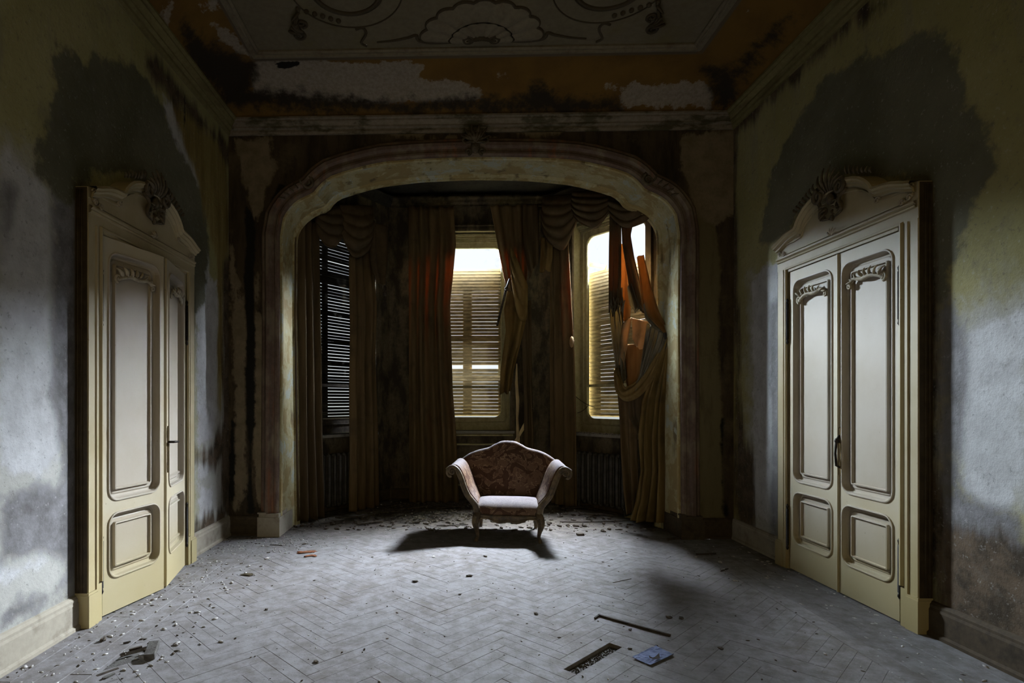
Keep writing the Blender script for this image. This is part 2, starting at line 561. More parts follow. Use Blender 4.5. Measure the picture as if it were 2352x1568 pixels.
M['base_b'] = mat_plaster('brown baseboard paint', (.085, .06, .035), (.06, .043, .025), (.025, .018, .011), .7, (1,1,1), 6, .25)
M['door'] = mat_door('cream door paint', (.56, .49, .35), (.52, .435, .285))
M['casing'] = mat_door('yellowed casing paint', (.46, .385, .235), (.39, .315, .17))
M['groove'] = mat_simple('brown return paint with shade', (.055, .038, .019), .6, 0, .3, 12)  # brown paint, darkened to stand for shade on the casing's side faces
M['carve'] = mat_simple('carved cream ornament', (.40, .34, .24), .65, 0, .3, 22)
M['door_panel'] = mat_door('greyed door panel paint', (.52, .455, .365), (.47, .40, .30))
M['carve_dark'] = mat_simple('sooty carved ornament', (.10, .078, .048), .7, 0, .4, 22)
M['iron'] = mat_simple('rusty black iron', (.030, .024, .019), .55, .5, .5, 30, .3)
M['brass'] = mat_simple('tarnished brass', (.16, .115, .05), .4, .8, .4, 25)
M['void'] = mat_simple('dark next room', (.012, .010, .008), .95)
M['radiator'] = mat_simple('dull iron radiator paint', (.075, .07, .062), .6, .2, .3, 12)
M['win'] = mat_plaster('flaking window paint', (.50, .45, .26), (.40, .35, .18), (.22, .17, .08), .6, (1,1,.4), 9, .2)
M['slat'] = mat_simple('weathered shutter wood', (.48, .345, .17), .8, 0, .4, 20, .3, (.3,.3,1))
M['slat_dark'] = mat_simple('near black shutter wood', (.030, .022, .015), .8, 0, .4, 20, .3)  # much darker copy of the shutter wood
M['tape'] = mat_simple('shutter strap', (.20, .145, .085), .85)
M['sill'] = mat_plaster('dusty marble sill', (.30, .28, .25), (.24, .22, .19), (.08, .065, .05), .7)
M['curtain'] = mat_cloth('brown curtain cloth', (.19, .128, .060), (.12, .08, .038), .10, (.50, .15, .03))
M['curtain_dark'] = mat_cloth('darker brown curtain cloth', (.12, .082, .042), (.075, .05, .026), .05, (.30, .12, .04))  # darker copy of the brown curtain cloth
M['swag'] = mat_cloth('dusty brown valance cloth', (.125, .085, .045), (.085, .058, .032), .10, (.40, .18, .06), (1,1,1))
M['gold'] = mat_cloth('tattered gold silk', (.30, .205, .075), (.17, .11, .038), .18, (.62, .30, .07), (1,1,.12))
M['orange'] = mat_cloth('orange curtain lining', (.32, .17, .055), (.22, .11, .034), .22, (.30, .125, .028))
M['peach'] = mat_cloth('peach curtain lining', (.50, .33, .17), (.42, .26, .12), .22, (.5, .26, .10))
M['shred'] = mat_cloth('frayed grey silk', (.24, .22, .17), (.12, .10, .065), .15, (.5, .35, .15), (1,1,.2))
M['floor'] = mat_floor()
M['sub'] = mat_plaster('gritty subfloor', (.16, .15, .135), (.10, .09, .08), (.04, .034, .028), .8, (1,1,1), 30, .6)
M['seat'] = mat_seat()
M['gilt'] = mat_gilt()
M['lath'] = mat_simple('old pale lath wood', (.80, .62, .36), .8, 0, .3, 16, .3, (1,1,.2))
M['dark_wood'] = mat_simple('dark old wood', (.050, .037, .026), .8, 0, .5, 16, .3)
M['crumb'] = mat_simple('plaster crumbs', (.52, .49, .46), .9, 0, .35, 40)
M['crumb_dark'] = mat_simple('dark rubble', (.085, .068, .05), .9, 0, .6, 30)
M['rag'] = mat_simple('rotten leaves and cloth shreds', (.06, .046, .024), .95, 0, .6, 25, .5)
M['rust'] = mat_simple('rust red scraps', (.21, .075, .03), .9, 0, .4, 40)
M['blue'] = mat_simple('blue grey paper', (.20, .245, .42), .8, 0, .25, 18, .4)
M['glass'] = mat_glass()
# ------------------------------------------------------------------ side walls
def px_x(polys, X): return [[(q.y, q.z) for q in (on_x(a, b, X) for a, b in poly)] for poly in polys]
def px_y(polys, Y): return [[(q.x, q.z) for q in (on_y(a, b, Y) for a, b in poly)] for poly in polys]
def breaks(a, b, step, extra=()):
    v = list(np.linspace(a, b, max(2, int(round((b-a)/step)) + 1))) + list(extra)
    v = sorted(v); out = [v[0]]
    for q in v[1:]:
        if q - out[-1] > 1e-4: out.append(q)
    return out
def wall_grid(fn, us, zs, hole=None):
    """grid of a wall with a rectangular opening left out"""
    mb = MB()
    nu = len(us)
    vs = [fn(u, z) for z in zs for u in us]
    fs = []
    for i in range(len(zs)-1):
        for j in range(nu-1):
            uc, zc = (us[j]+us[j+1])/2, (zs[i]+zs[i+1])/2
            if hole and hole[0] < uc < hole[1] and hole[2] < zc < hole[3]: continue
            fs.append((i*nu+j, i*nu+j+1, (i+1)*nu+j+1, (i+1)*nu+j))
    mb.add(vs, fs, False)
    return mb
DOOR_W = 1.46
DL0, DR0 = 3.424, 3.48           # near edge of either door's casing along its wall
L0, L1, LTOP = .155, 1.305, 2.47   # door opening within the casing
def side_wall(name, X, D0, mat, ztop=ZW + .02):
    us = breaks(YR, YB, .07, (D0 + L0, D0 + L1)); zs = breaks(0, ztop, .07, (LTOP,))
    mb = wall_grid(lambda u, z: (X, u, z), us, zs, (D0 + L0, D0 + L1, -1, LTOP))
    return struct(mb.build(name, mat))
wl = side_wall('wall_left', XL, DL0, M['wall_l'])
A = [1, 2]
stain(wl, 'damp', px_x([[(128,95),(170,132),(240,136),(300,146),(345,195),(378,255),(395,310),(435,380),(470,455),(478,570),(470,700),(440,720),(440,560),(300,400),(205,400),(150,470),(80,395),(86,330),(118,262),(122,160)]], XL), A)
stain(wl, 'lit_zone', px_x([[(-300,330),(60,340),(110,420),(178,430),(180,1440),(-300,1700)], [(450,680),(530,680),(530,1240),(450,1260)]], XL), A)
stain(wl, 'pale', px_x([[(372,210),(400,250),(425,330),(455,400),(470,520),(482,640),(450,640),(452,520),(425,400),(385,300)],
                        [(0,330),(70,400),(110,440),(120,600),(112,760),(140,900),(140,1060),(100,1090),(0,1085)],
                        [(0,1300),(95,1268),(110,1285),(0,1345)], [(452,640),(500,640),(505,900),(490,1000),(455,1030)],
                        [(455,1075),(485,1060),(480,1090),(455,1110)], [(458,1120),(490,1120),(485,1180),(456,1195)]], XL), A)
stain(wl, 'grey', px_x([[(0,1140),(90,1110),(180,1130),(180,1320),(100,1262),(0,1296)], [(0,400),(40,430),(20,560),(0,600)],
                        [(120,420),(182,420),(182,1340),(150,1330),(140,1060),(118,900),(120,700)], [(0,1390),(80,1370),(178,1340),(178,1365),(0,1450)]], XL), A)
stain(wl, 'ochre', px_x([[(395,230),(440,260),(520,330),(520,600),(505,640),(485,560),(455,420),(420,320)], [(500,600),(515,600),(512,1000),(498,930)]], XL), A)
stain(wl, 'brown', px_x([[(512,600),(535,600),(535,1200),(515,1180),(505,1060),(488,1075),(452,1058),(452,1040),(490,1020),(508,960),(512,800)],
                         [(340,120),(420,215),(520,330),(540,330),(540,420),(500,330),(400,230),(330,150)], [(450,1195),(490,1180),(520,1180),(520,1215),(450,1240)]], XL), A)
stain(wl, 'black', px_x([[(423,225),(427,225),(426,290),(422,290)]] + [[(187,y),(191,y),(191,y+h),(187,y+h)] for y, h in ((5,9),(28,7),(50,10),(92,8),(120,12),(150,7),(182,10),(212,8),(240,7))], XL), A)
stain(wl, 'red', px_x([[(8,408),(36,419),(60,431),(100,449),(130,461),(150,476),(147,481),(126,468),(96,455),(60,436),(36,423)]], XL), A)

wr = side_wall('wall_right', XR, DR0, M['wall_r'])
stain(wr, 'damp', px_x([[(1745,560),(1765,420),(1800,330),(1850,250),(1895,180),(1945,142),(2000,128),(2060,108),(2112,72),(2180,78),(2205,150),(2225,240),(2278,300),(2285,400),(2240,470),(2200,560),(2182,640),(2160,700),(2130,720),(2130,420),(1900,400),(1790,560)]], XR), A)
stain(wr, 'lit_zone', px_x([[(1722,640),(1790,620),(1790,1290),(1722,1250)], [(2150,740),(2230,700),(2352,660),(2700,640),(2700,1280),(2352,1190),(2215,1150),(2150,1100)]], XR), A)
stain(wr, 'pale', px_x([[(1730,650),(1750,610),(1790,600),(1790,1210),(1732,1180)], [(2230,760),(2352,720),(2352,1100),(2290,1180),(2210,1120),(2200,960)],  # first outline paints the daylit strip by the corner paler
                        [(1736,1080),(1780,1070),(1770,1110),(1738,1120)], [(1736,1140),(1775,1150),(1770,1180),(1736,1190)], [(2210,1390),(2260,1400),(2340,1450),(2300,1455),(2210,1415)],
                        [(2165,1280),(2185,1300),(2180,1330),(2160,1310)]], XR), A)
stain(wr, 'grey', px_x([[(1768,700),(1790,680),(1790,1240),(1770,1220),(1774,1000),(1766,860)],
                        [(2160,640),(2215,760),(2225,900),(2210,1000),(2215,1140),(2352,1190),(2352,1420),(2250,1400),(2160,1360)]], XR), A)
stain(wr, 'ochre', px_x([[(1668,700),(1690,640),(1700,900),(1720,1180),(1680,1200),(1668,1000)]], XR), A)
stain(wr, 'brown', px_x([[(1690,310),(1760,240),(1900,110),(2050,0),(1990,0),(1850,120),(1700,270),(1672,300),(1680,700),(1690,1200),(1725,1215),(1722,1100),(1700,900),(1690,600)],
                         [(1715,1000),(1730,1060),(1728,1200),(1700,1200),(1700,1060)], [(2135,440),(2165,560),(2155,900),(2160,1340),(2130,1420)], [(2170,1200),(2352,1240),(2600,1330),(2600,1750),(2352,1580),(2240,1500),(2130,1440),(2140,1300)]], XR), A)  # outline along the casing paints the soft edge of its cast shadow
stain(wr, 'black', px_x([[(1800,235),(1805,235),(1804,265),(1800,265)], [(2132,480),(2142,620),(2140,800),(2146,960),(2142,1150),(2150,1330),(2130,1360)], [(1978,0),(1983,0),(1984,110),(1979,110)]], XR), A)  # tall outline beside the casing is its cast shadow, painted on
stain(wr, 'red', None, A)
# dark rooms behind either door, the wall behind the camera, opened for the added fill lamp
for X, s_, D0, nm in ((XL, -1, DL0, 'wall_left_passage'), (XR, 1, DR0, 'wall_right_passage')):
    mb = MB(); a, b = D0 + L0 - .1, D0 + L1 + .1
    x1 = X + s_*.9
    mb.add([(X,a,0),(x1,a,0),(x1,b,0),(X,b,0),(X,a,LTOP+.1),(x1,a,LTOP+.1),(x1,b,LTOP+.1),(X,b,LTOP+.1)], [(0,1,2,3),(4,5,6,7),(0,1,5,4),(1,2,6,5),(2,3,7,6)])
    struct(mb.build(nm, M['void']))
mb = wall_grid(lambda u, z: (u, YR, z), breaks(XL, XR, .4, (-.9, 1.3)), breaks(0, 4.7, .4, (1.0, 3.3)), (-.9, 1.3, 1.0, 3.3))
struct(mb.build('wall_rear', M['wall_r']))
mb = MB()
vs = [(x, y, z) for y in (YR, -3.3) for z in (1.0, 3.3) for x in (-.9, 1.3)]
mb.add(vs, [(0,1,5,4),(2,3,7,6),(0,2,6,4),(1,3,7,5),(4,5,7,6)])
struct(mb.build('wall_rear_lamp_box', M['wall_r']))  # box made up to hold the fill lamp

# ------------------------------------------------------------------ wall with the arch
front_px = [(641,1224),(642,1100),(643,900),(644,720),(643,600),(643,540),(650,500),(660,483),(673,468),(686,458),(702,450),(713,445),(720,441),(724,437),(731,427),(745,414),(760,404),(785,395),(812,387),(842,379),(876,372),(918,368),(962,365),(1020,362.5),(1078,361),(1099,360.7)]
back_px = [(678,1196),(676,1000),(674,850),(672,720),(673,555),(676,540),(682,526),(690,514),(702,503),(715,494),(731,486),(738,484.5),(744,484),(748,480),(752,473),(761,462),(775,453),(795,446),(818,439),(846,431),(876,424.5),(918,419),(962,414),(1020,411),(1078,408.8),(1102,408.6)]
def half_profile(px, Y):
    return [(q.x, max(0.0, q.z)) for q in (on_y(a, b, Y) for a, b in px)]
AC = .297                                    # middle of the arch
hp_f = half_profile(front_px, YB); hp_b = half_profile(back_px, YA)
kf = (2.37 - AC) / (AC - hp_f[0][0])         # the far jamb stands a touch wider
NP = 90
def full_profile(hp):
    h = resample([(AC - x, z) for x, z in hp], np.linspace(0, 1, NP))
    h[-1, 0] = 0; h[0, 1] = 0
    return [(AC - x, z) for x, z in h] + [(AC + x * kf, z) for x, z in h[::-1][1:]]
PF = full_profile(hp_f)
PB = full_profile([(x + .03, z - .0) for x, z in hp_b])
KS = next(i for i, p in enumerate(PF) if p[1] > 3.35)       # where the jamb turns into the arch
NF = len(PF)
def outer_pt(i):
    x, z = PF[i]
    zt = ZW + .02
    if i <= KS: return (XL, z / PF[KS][1] * zt)
    if i >= NF - 1 - KS: return (XR, z / PF[NF-1-KS][1] * zt)
    f = (x - PF[KS][0]) / (PF[NF-1-KS][0] - PF[KS][0])
    return (lerp(XL, XR, f), zt)
rows = []
MS = 14
for i in range(NF):
    a, b = PF[i], outer_pt(i)
    rows.append([(lerp(a[0], b[0], k/MS), YB, lerp(a[1], b[1], k/MS)) for k in range(MS+1)])
wb = struct(MB().grid(rows, False).build('wall_back', M['wall_b']))
A2 = [0, 2]
stain(wb, 'pale', px_y([[(540,322),(624,320),(618,400),(606,470),(588,505),(576,470),(560,410),(548,370)], [(530,560),(545,640),(560,640),(566,700),(566,1100),(545,1180),(530,1160),(540,900),(532,760)],
                        [(584,640),(600,620),(596,690),(584,690)], [(582,720),(612,730),(616,900),(620,1165),(585,1150),(580,940)], [(548,840),(564,838),(566,1040),(548,1040)],
                        [(600,352),(640,370),(620,430),(604,420)], [(700,420),(760,370),(840,342),(960,322),(1050,315),(1050,322),(960,332),(840,352),(760,388),(712,430)],
                        [(1130,322),(1260,325),(1380,342),(1460,380),(1500,420),(1490,428),(1440,392),(1370,358),(1250,336),(1130,332)],
                        [(1566,312),(1690,300),(1700,480),(1640,520),(1590,505),(1580,430),(1564,370)], [(880,300),(980,300),(960,316),(900,312)], [(1180,300),(1300,296),(1260,312),(1190,310)]], YB), A2)
stain(wb, 'plain', px_y([[(1592,500),(1640,512),(1654,600),(1650,800),(1660,980),(1664,1190),(1590,1190)]], YB), A2)
stain(wb, 'black', px_y([[(562,470),(580,490),(588,520),(582,640),(586,780),(586,900),(584,980),(578,1030),(576,1100),(584,1150),(590,1180),(566,1180),(570,1100),(566,960),(564,880),(566,760),(560,650),(566,560)],
                         [(531,960),(540,960),(540,1100),(532,1180),(524,1150)], [(1655,960),(1662,960),(1664,1100),(1672,1190),(1660,1180)], [(616,480),(640,420),(660,430),(630,480),(622,700),(612,700)]], YB), A2)

mb = MB()
for k in range(26):
    mb.blob(on_y(1589 + 1.5*math.sin(k*2.3), 640 + k*20.5 + 5*math.sin(k*1.9), YB), (.006,.004,.006), None, 6, 4)
tag(mb.build('nail_heads', M['iron'], wb), kind='stuff')

# inner faces of the arch (soffit and jambs) with a moulded edge on both sides
def soffit_row(i):
    a, b = Vector((PF[i][0], YB, PF[i][1])), Vector((PB[i][0], YA, PB[i][1]))
    c = Vector((AC, 0, 1.6)); 
    inn = (Vector((c.x, 0, c.z)) - Vector((a.x, 0, a.z)))
    n = Vector((-(PF[min(i+1,NF-1)][1]-PF[max(i-1,0)][1]), 0, PF[min(i+1,NF-1)][0]-PF[max(i-1,0)][0]))
    n.normalize()
    if n.dot(inn) < 0: n = -n
    out = []
    for t, h in ((0,0),(.0,.018),(.035,.026),(.06,.012),(.075,0),(.5,0),(.80,0),(.815,.014),(.86,.026),(.90,.016),(.91,.03),(.965,.034),(1,.02),(1,0)):
        out.append(a.lerp(b, t) + n*h)
    return out
struct(MB().grid([soffit_row(i) for i in range(NF)], False).build('trim_1', M['arch'])).name = 'trim_arch_lining'
# moulding round the arch on the wall's face
arch_n = lambda u, v, w: (u, YB - w, v)
sec = [(.0,0),(.0,.03),(.018,.045),(.04,.045),(.05,.03),(.075,.035),(.095,.065),(.125,.07),(.145,.045),(.155,.03),(.175,.03),(.19,.012),(.19,0)]
arch_mould = struct(MB().sweep(PF, sec, arch_n).build('trim_arch_moulding', M['archivolt']))
# carved keystone and shoulder ornaments
def spiral(c, r0, turns, start, u, v, taper=.15, n=26, flip=1):
    pts = []
    for i in range(n):
        t = i/(n-1); a = start + flip*turns*2*PI*t; r = r0*(1 - t*(1-taper))
        pts.append(Vector(c) + Vector(u)*math.cos(a)*r + Vector(v)*math.sin(a)*r)
    return pts
def leafy(mb, c, u, v, w, ang, L, wd, h=.02):
    """one curled acanthus leaf: a bent, tapered lobe"""
    u, v, w = Vector(u), Vector(v), Vector(w)
    d = u*math.cos(ang) + v*math.sin(ang)
    q = u*-math.sin(ang) + v*math.cos(ang)
    pts, rad = [], []
    for i in range(7):
        t = i/6
        pts.append(Vector(c) + d*L*t + q*L*.25*t*t + w*h*(.3 + math.sin(t*PI*.8)))
        rad.append(wd*(.35 + .9*math.sin(PI*min(1, t*.85+.1)))*(1-.55*t))
    mb.tube(pts, rad, 6, .6)
mb = MB()
kc = on_y(1092, 332, YB - .06)
ux, uz, uy = Vector((1,0,0)), Vector((0,0,1)), Vector((0,-1,0))
for sg in (-1, 1):
    mb.tube(spiral(kc + ux*sg*.10 + uz*.05, .055, 1.3, PI/2, ux*sg, uz), [.02*(1-.5*i/25) for i in range(26)], 6)
    mb.tube(spiral(kc + ux*sg*.075 - uz*.07, .035, 1.2, -PI/2, ux*sg, uz, flip=-1), [.014]*26, 6)
    for k, (an, L) in enumerate(((.1,.15),(.6,.17),(1.1,.16),(-.4,.10))):
        leafy(mb, kc + uz*.03, ux*sg, uz, uy, an, L, .028, .03)
for k in range(5):
    leafy(mb, kc + uz*.0, ux, uz, uy, PI/2 + (k-2)*.35, .15, .024, .04)
mb.blob(kc - uz*.02, (.05,.04,.07))
mb.build('keystone_ornament', M['carve_dark'], arch_mould)
for sg, (px, py) in ((-1, (706,420)), (1, (1489,412))):
    mb = MB(); c = on_y(px, py, YB - .05)
    mb.tube(spiral(c, .062, 1.6, PI/2 + .3, ux*sg, uz), [.02*(1-.5*i/25) for i in range(26)], 6)
    for k in range(5):
        leafy(mb, c + ux*sg*(.05+.045*k) - uz*(.02+.035*k), ux*sg, uz, uy, .9 - .25*k, .07, .016)
    mb.build('shoulder_ornament', M['carve_dark'], arch_mould)
# plinths of the jambs
for sg in (-1, 1):
    xf = PF[0][0] if sg < 0 else PF[-1][0]
    mb = MB()
    x0, x1 = sorted((xf + sg*.20, xf - sg*.03))
    mb.box((x0, YB-.09, 0), (x1, YA+.01, .20)); mb.box((x0+.012, YB-.078, .20), (x1-.012, YA, .235)); 
    mb.box((x0, YB-.085, .235), (x0+.09 if sg < 0 else x0+.05, YB+.0, .25))
    struct(mb.build('trim_jamb_plinth', M['base'] if sg < 0 else M['base_b']))

# ------------------------------------------------------------------ cornice, cove and ceiling
CIN, ZC0, ZC1 = .13, 4.16, 4.295
csec = [(0,ZC0),(.02,ZC0),(.03,ZC0+.022),(.03,ZC0+.045),(.06,ZC0+.055),(.06,ZC0+.07),(.085,ZC0+.092),(.10,ZC0+.10),(.10,ZC0+.112),(CIN,ZC0+.118),(CIN,ZC1),(CIN-.02,ZC1+.01)]
def cornice_run(name, a, b, mat):
    # a, b: corner points; the run is cut on the mitre at both corners
    cx, cy = (XL+XR)/2, (YB+YR)/2
    rows = []
    for p in (a, b):
        sx = 1 if p[0] < cx else -1; sy = 1 if p[1] < cy else -1
        rows.append([(p[0] + sx*o, p[1] + sy*o, z) for o, z in csec])
    R = []
    for k in range(24):
        t = k/23
        R.append([Vector(q0).lerp(Vector(q1), t) for q0, q1 in zip(*rows)])
    return struct(MB().grid(R, False).build(name, mat))
cornice_run('trim_cornice_back', (XL,YB), (XR,YB), M['cornice'])
cornice_run('trim_cornice_left', (XL,YR), (XL,YB), M['cornice_side'])
cornice_run('trim_cornice_right', (XR,YR), (XR,YB), M['cornice_side'])
cornice_run('trim_cornice_rear', (XL,YR), (XR,YR), M['cornice_side'])
ZT = 4.58
IN_L, IN_R, IN_B = XL + .545, XR - .69, YB - .73       # inner edge of the cove, where the flat ceiling starts
def ring(t):
    a = t * PI / 2
    s_ = 1 - math.cos(a)            # creeps inward
    r_ = math.sin(a)                # rises
    o = CIN - .02
    k = .55*t + .45*s_; z = lerp(ZC1, ZT, .35*t + .65*r_)
    return (lerp(XL+o, IN_L, k), lerp(XR-o, IN_R, k), lerp(YB-o, IN_B, k), lerp(YR+o, YR+.7, k), z)
rows = []
KC = 22
ringpts = []
for i in range(KC+1):
    x0, x1, yb, yr, z = ring(i/KC)
    row = [(lerp(x0,x0,0), lerp(yr,yb,k/50), z) for k in range(50)] + [(lerp(x0,x1,k/60), yb, z) for k in range(60)] + [(x1, lerp(yb,yr,k/50), z) for k in range(50)] + [(lerp(x1,x0,k/10), yr, z) for k in range(10)]
    rows.append(row)
ceil_mb = MB(); ceil_mb.add([(IN_L,YR+.7,ZT),(IN_R,YR+.7,ZT),(IN_R,IN_B,ZT),(IN_L,IN_B,ZT)], [(0,3,2,1)])
ceiling = struct(ceil_mb.build('ceiling', M['ceil']))
cove = MB().grid(rows, True, True).build('cove', M['cove'], ceiling)
# outlines of peeled paint on the back and side coves, laid on the slanting plane of each cove
bx0, bx1 = ring(0), ring(1)
nb = Vector((0, -(bx1[4]-bx0[4]), -(bx0[2]-bx1[2]))).normalized()
def cove_b(poly): return [(q.x, q.y) for q in (on_plane(a, b, (0, bx0[2], bx0[4]), nb) for a, b in poly)]
nl = Vector((bx1[4]-bx0[4], 0, -(bx1[0]-bx0[0]))).normalized()
def cove_l(poly): return [(q.x, q.y) for q in (on_plane(a, b, (bx0[0], 0, bx0[4]), nl) for a, b in poly)]
nr = Vector((-(bx1[4]-bx0[4]), 0, -(bx0[1]-bx1[1]))).normalized()
def cove_r(poly): return [(q.x, q.y) for q in (on_plane(a, b, (bx0[1], 0, bx0[4]), nr) for a, b in poly)]
stain(cove, 'peel', [cove_b(q) for q in ([(590,140),(700,135),(760,150),(850,158),(940,148),(975,165),(960,195),(1000,200),(1060,205),(1105,220),(1110,240),(900,248),(640,245),(580,235),(575,180)],
    [(1140,185),(1158,178),(1166,195),(1148,198)], [(1425,215),(1460,205),(1480,212),(1560,205),(1615,198),(1640,230),(1635,250),(1425,248)], [(1392,212),(1412,206),(1420,216),(1400,220)])]
    + [cove_l(q) for q in ([(460,20),(495,0),(510,30),(470,40)], [(480,60),(520,80),(590,130),(560,140),(510,110)], [(370,20),(400,15),(390,60),(350,70)])] + [cove_r([(1700,40),(1725,28),(1722,48),(1705,52)])], [0, 1])
stain(cove, 'dark_patch', [cove_b(q) for q in ([(535,255),(540,215),(900,244),(1100,236),(1200,236),(1230,205),(1260,215),(1280,235),(1420,238),(1424,262),(900,262)], [(1610,170),(1660,150),(1700,180),(1680,250),(1640,250),(1630,215)])]
    + [cove_l(q) for q in ([(420,60),(470,110),(540,140),(590,150),(580,220),(540,240),(520,250),(420,130)],)] + [cove_r([(1640,250),(1680,180),(1700,150),(1760,100),(1800,60),(1830,40),(1730,160)])], [0, 1])
stain(cove, 'hole', [cove_b([(622,146),(650,150),(694,149),(690,160),(668,168),(645,172),(632,160)])], [0, 1])
x0, x1, yb, yr, z = ring(.86)
bd = ring(1.0)
stain(cove, 'border', [[(bd[0], bd[2]), (bd[1], bd[2]), (x1, yb), (x0, yb)], [(bd[1], bd[2]), (bd[1], bd[3]), (x1, yr), (x1, yb)], [(bd[0], bd[3]), (bd[0], bd[2]), (x0, yb), (x0, yr)]], [0, 1])
fr = [(IN_L, YR+.7), (IN_L, IN_B), (IN_R, IN_B), (IN_R, YR+.7)]
fsec = [(-.03,0),(-.03,.016),(-.012,.028),(.0,.02),(.012,.02),(.022,.034),(.045,.034),(.055,.012),(.07,.012),(.07,0)]
MB().sweep(fr, fsec, lambda u, v, w: (u, v, ZT - w), True).build('ceiling_frame', M['relief'], ceiling)
# stucco on the ceiling: shell, two round medallions, scrolls
def ctube(mb, pts, r, n=6): mb.tube([(p[0], p[1], ZT - .004) for p in pts], r, n, 1.0)
sh = on_z(1105, 92, ZT); cx_, cy_ = sh.x, sh.y
mb = MB()
def scallop(R, lobes, bulge):
    pts = []
    for k in range(lobes*8 + 1):
        a = PI*k/(lobes*8); r = R + bulge*abs(math.sin(a*lobes))
        pts.append((cx_ + r*math.cos(a), cy_ - r*math.sin(a)*.96))
    return pts
edge = scallop(.50, 9, .035)
for t0, t1, h0, h1 in ((.55,.98,.002,.030),):
    rows = []
    for t in (.55,.65,.8,.92,1.0):
        rows.append([(cx_ + (p[0]-cx_)*t, cy_ + (p[1]-cy_)*t, ZT - .004 - .03*math.sin(t*2.6)*(.5+.5*abs(math.sin(9*PI*k/(len(edge)-1))))) for k, p in enumerate(edge)])
    mb.grid(rows, True)
rows = []
inner = scallop(.26, 9, .02)
for t in (.2,.5,.8,1.0):
    rows.append([(cx_ + (p[0]-cx_)*t, cy_ + (p[1]-cy_)*t, ZT - .02 - .02*math.sin(t*2.6)*(.5+.5*abs(math.sin(9*PI*k/(len(inner)-1))))) for k, p in enumerate(inner)])
mb.grid(rows, True)
mb.build('stucco_shell', M['relief'], ceiling)
mb = MB(); ctube(mb, edge, .014); ctube(mb, inner, .011)
for k in range(1, 9):
    a = PI*k/9
    ctube(mb, [(cx_ + r*math.cos(a), cy_ - r*math.sin(a)*.96) for r in (.30,.36,.42,.49)], [.003,.005,.006,.004])
mb.build('shell_rim', M['stucco_dark'], ceiling)
mb = MB()
for sg in (-1, 1):
    c = (cx_ + sg*.12, cy_ - .05)
    mb.tube(spiral((c[0], c[1], ZT-.03), .055, 1.6, PI/2, (sg,0,0), (0,-1,0)), .014, 6)
    pts = smooth_line([(cx_+sg*.26, cy_+.0), (cx_+sg*.42, cy_+.01), (cx_+sg*.58, cy_-.02), (cx_+sg*.60, cy_-.08), (cx_+sg*.66, cy_-.05), (cx_+sg*.80, cy_-.01), (cx_+sg*.95, cy_+.005)] and
                      [Vector(q) for q in [(cx_+sg*.26, cy_+.0), (cx_+sg*.42, cy_+.01), (cx_+sg*.55, cy_-.02), (cx_+sg*.57, cy_-.09), (cx_+sg*.64, cy_-.06), (cx_+sg*.78, cy_-.02), (cx_+sg*.92, cy_+.0)]], 30)
    ctube(mb, pts, [.02*(1-.6*i/29) for i in range(30)])
    pts = smooth_line([Vector(q) for q in [(cx_+sg*1.02, cy_+.05),(cx_+sg*1.06, cy_-.0),(cx_+sg*1.0, cy_-.12),(cx_+sg*1.02, cy_-.20),(cx_+sg*1.08, cy_-.18)]], 16)
    ctube(mb, pts, .012)
mb.tube([(cx_-.10,cy_-.05,ZT-.03),(cx_,cy_-.085,ZT-.04),(cx_+.10,cy_-.05,ZT-.03)], .02, 6)
mb.build('shell_scroll', M['stucco_dark'], ceiling)
for sg, mx_ in ((-1, -.80), (1, 1.243)):
    my = 4.36
    mb = MB()
    for R, r in ((.264,.016),(.285,.008)):
        mb.tube([(mx_+R*math.cos(2*PI*k/48), my+R*math.sin(2*PI*k/48), ZT-.004) for k in range(49)], r, 6)
    mb.tube([(mx_+.44*math.cos(2*PI*k/56), my+.44*math.sin(2*PI*k/56), ZT-.003) for k in range(57)], .006, 6)
    mb.build('medallion_ring', M['stucco_dark'], ceiling)
    mb = MB()
    c = Vector((mx_ + sg*.42, my + .22, ZT-.012))
    for k in range(6):
        leafy(mb, c + Vector((sg*.03*k, .045*k, 0)), (sg,0,0), (0,1,0), (0,0,-1), .5+.5*k, .11, .022, .02)
        mb.blob(c + Vector((-sg*.06*k, -.03+.03*k, 0)), (.022,.022,.018))
    mb.tube(spiral(c + Vector((sg*.08,.30,0)), .06, 1.5, -PI/2, (-sg,0,0), (0,1,0)), .014, 6)
    mb.tube(spiral(c + Vector((sg*.02,.15,0)), .05, 1.3, PI/2, (sg,0,0), (0,1,0)), .012, 6)
    mb.build('scroll_ornament', M['stucco_dark'], ceiling)

# ------------------------------------------------------------------ baseboards
def baseboard(name, a, b, nrm, mat, h=.205, th=.03):
    a, b, nrm = Vector(a), Vector(b), Vector(nrm)
    sec = [(0,0),(th+.012,0),(th+.012,.02),(th,.032),(th,h-.05),(th*.8,h-.035),(th*.8,h-.02),(th*.45,h-.006),(0,h)]
    rows = []
    for k in range(9):
        p = a.lerp(b, k/8)
        rows.append([p + nrm*o + Vector((0,0,z)) for o, z in sec])
    mb = MB().grid(rows, False)
    return struct(mb.build(name, mat))
baseboard('baseboard_left_near', (XL,YR,0), (XL,DL0,0), (1,0,0), M['base'])
baseboard('baseboard_left_far', (XL,DL0+DOOR_W,0), (XL,YB,0), (1,0,0), M['base'])
baseboard('baseboard_right_near', (XR,YR,0), (XR,DR0,0), (-1,0,0), M['base_b'])
baseboard('baseboard_right_far', (XR,DR0+DOOR_W,0), (XR,YB,0), (-1,0,0), M['base'])
baseboard('baseboard_back_left', (XL,YB,0), (PF[0][0]-.19,YB,0), (0,-1,0), M['base_b'])
baseboard('baseboard_back_right', (PF[-1][0]+.19,YB,0), (XR,YB,0), (0,-1,0), M['base_b'])
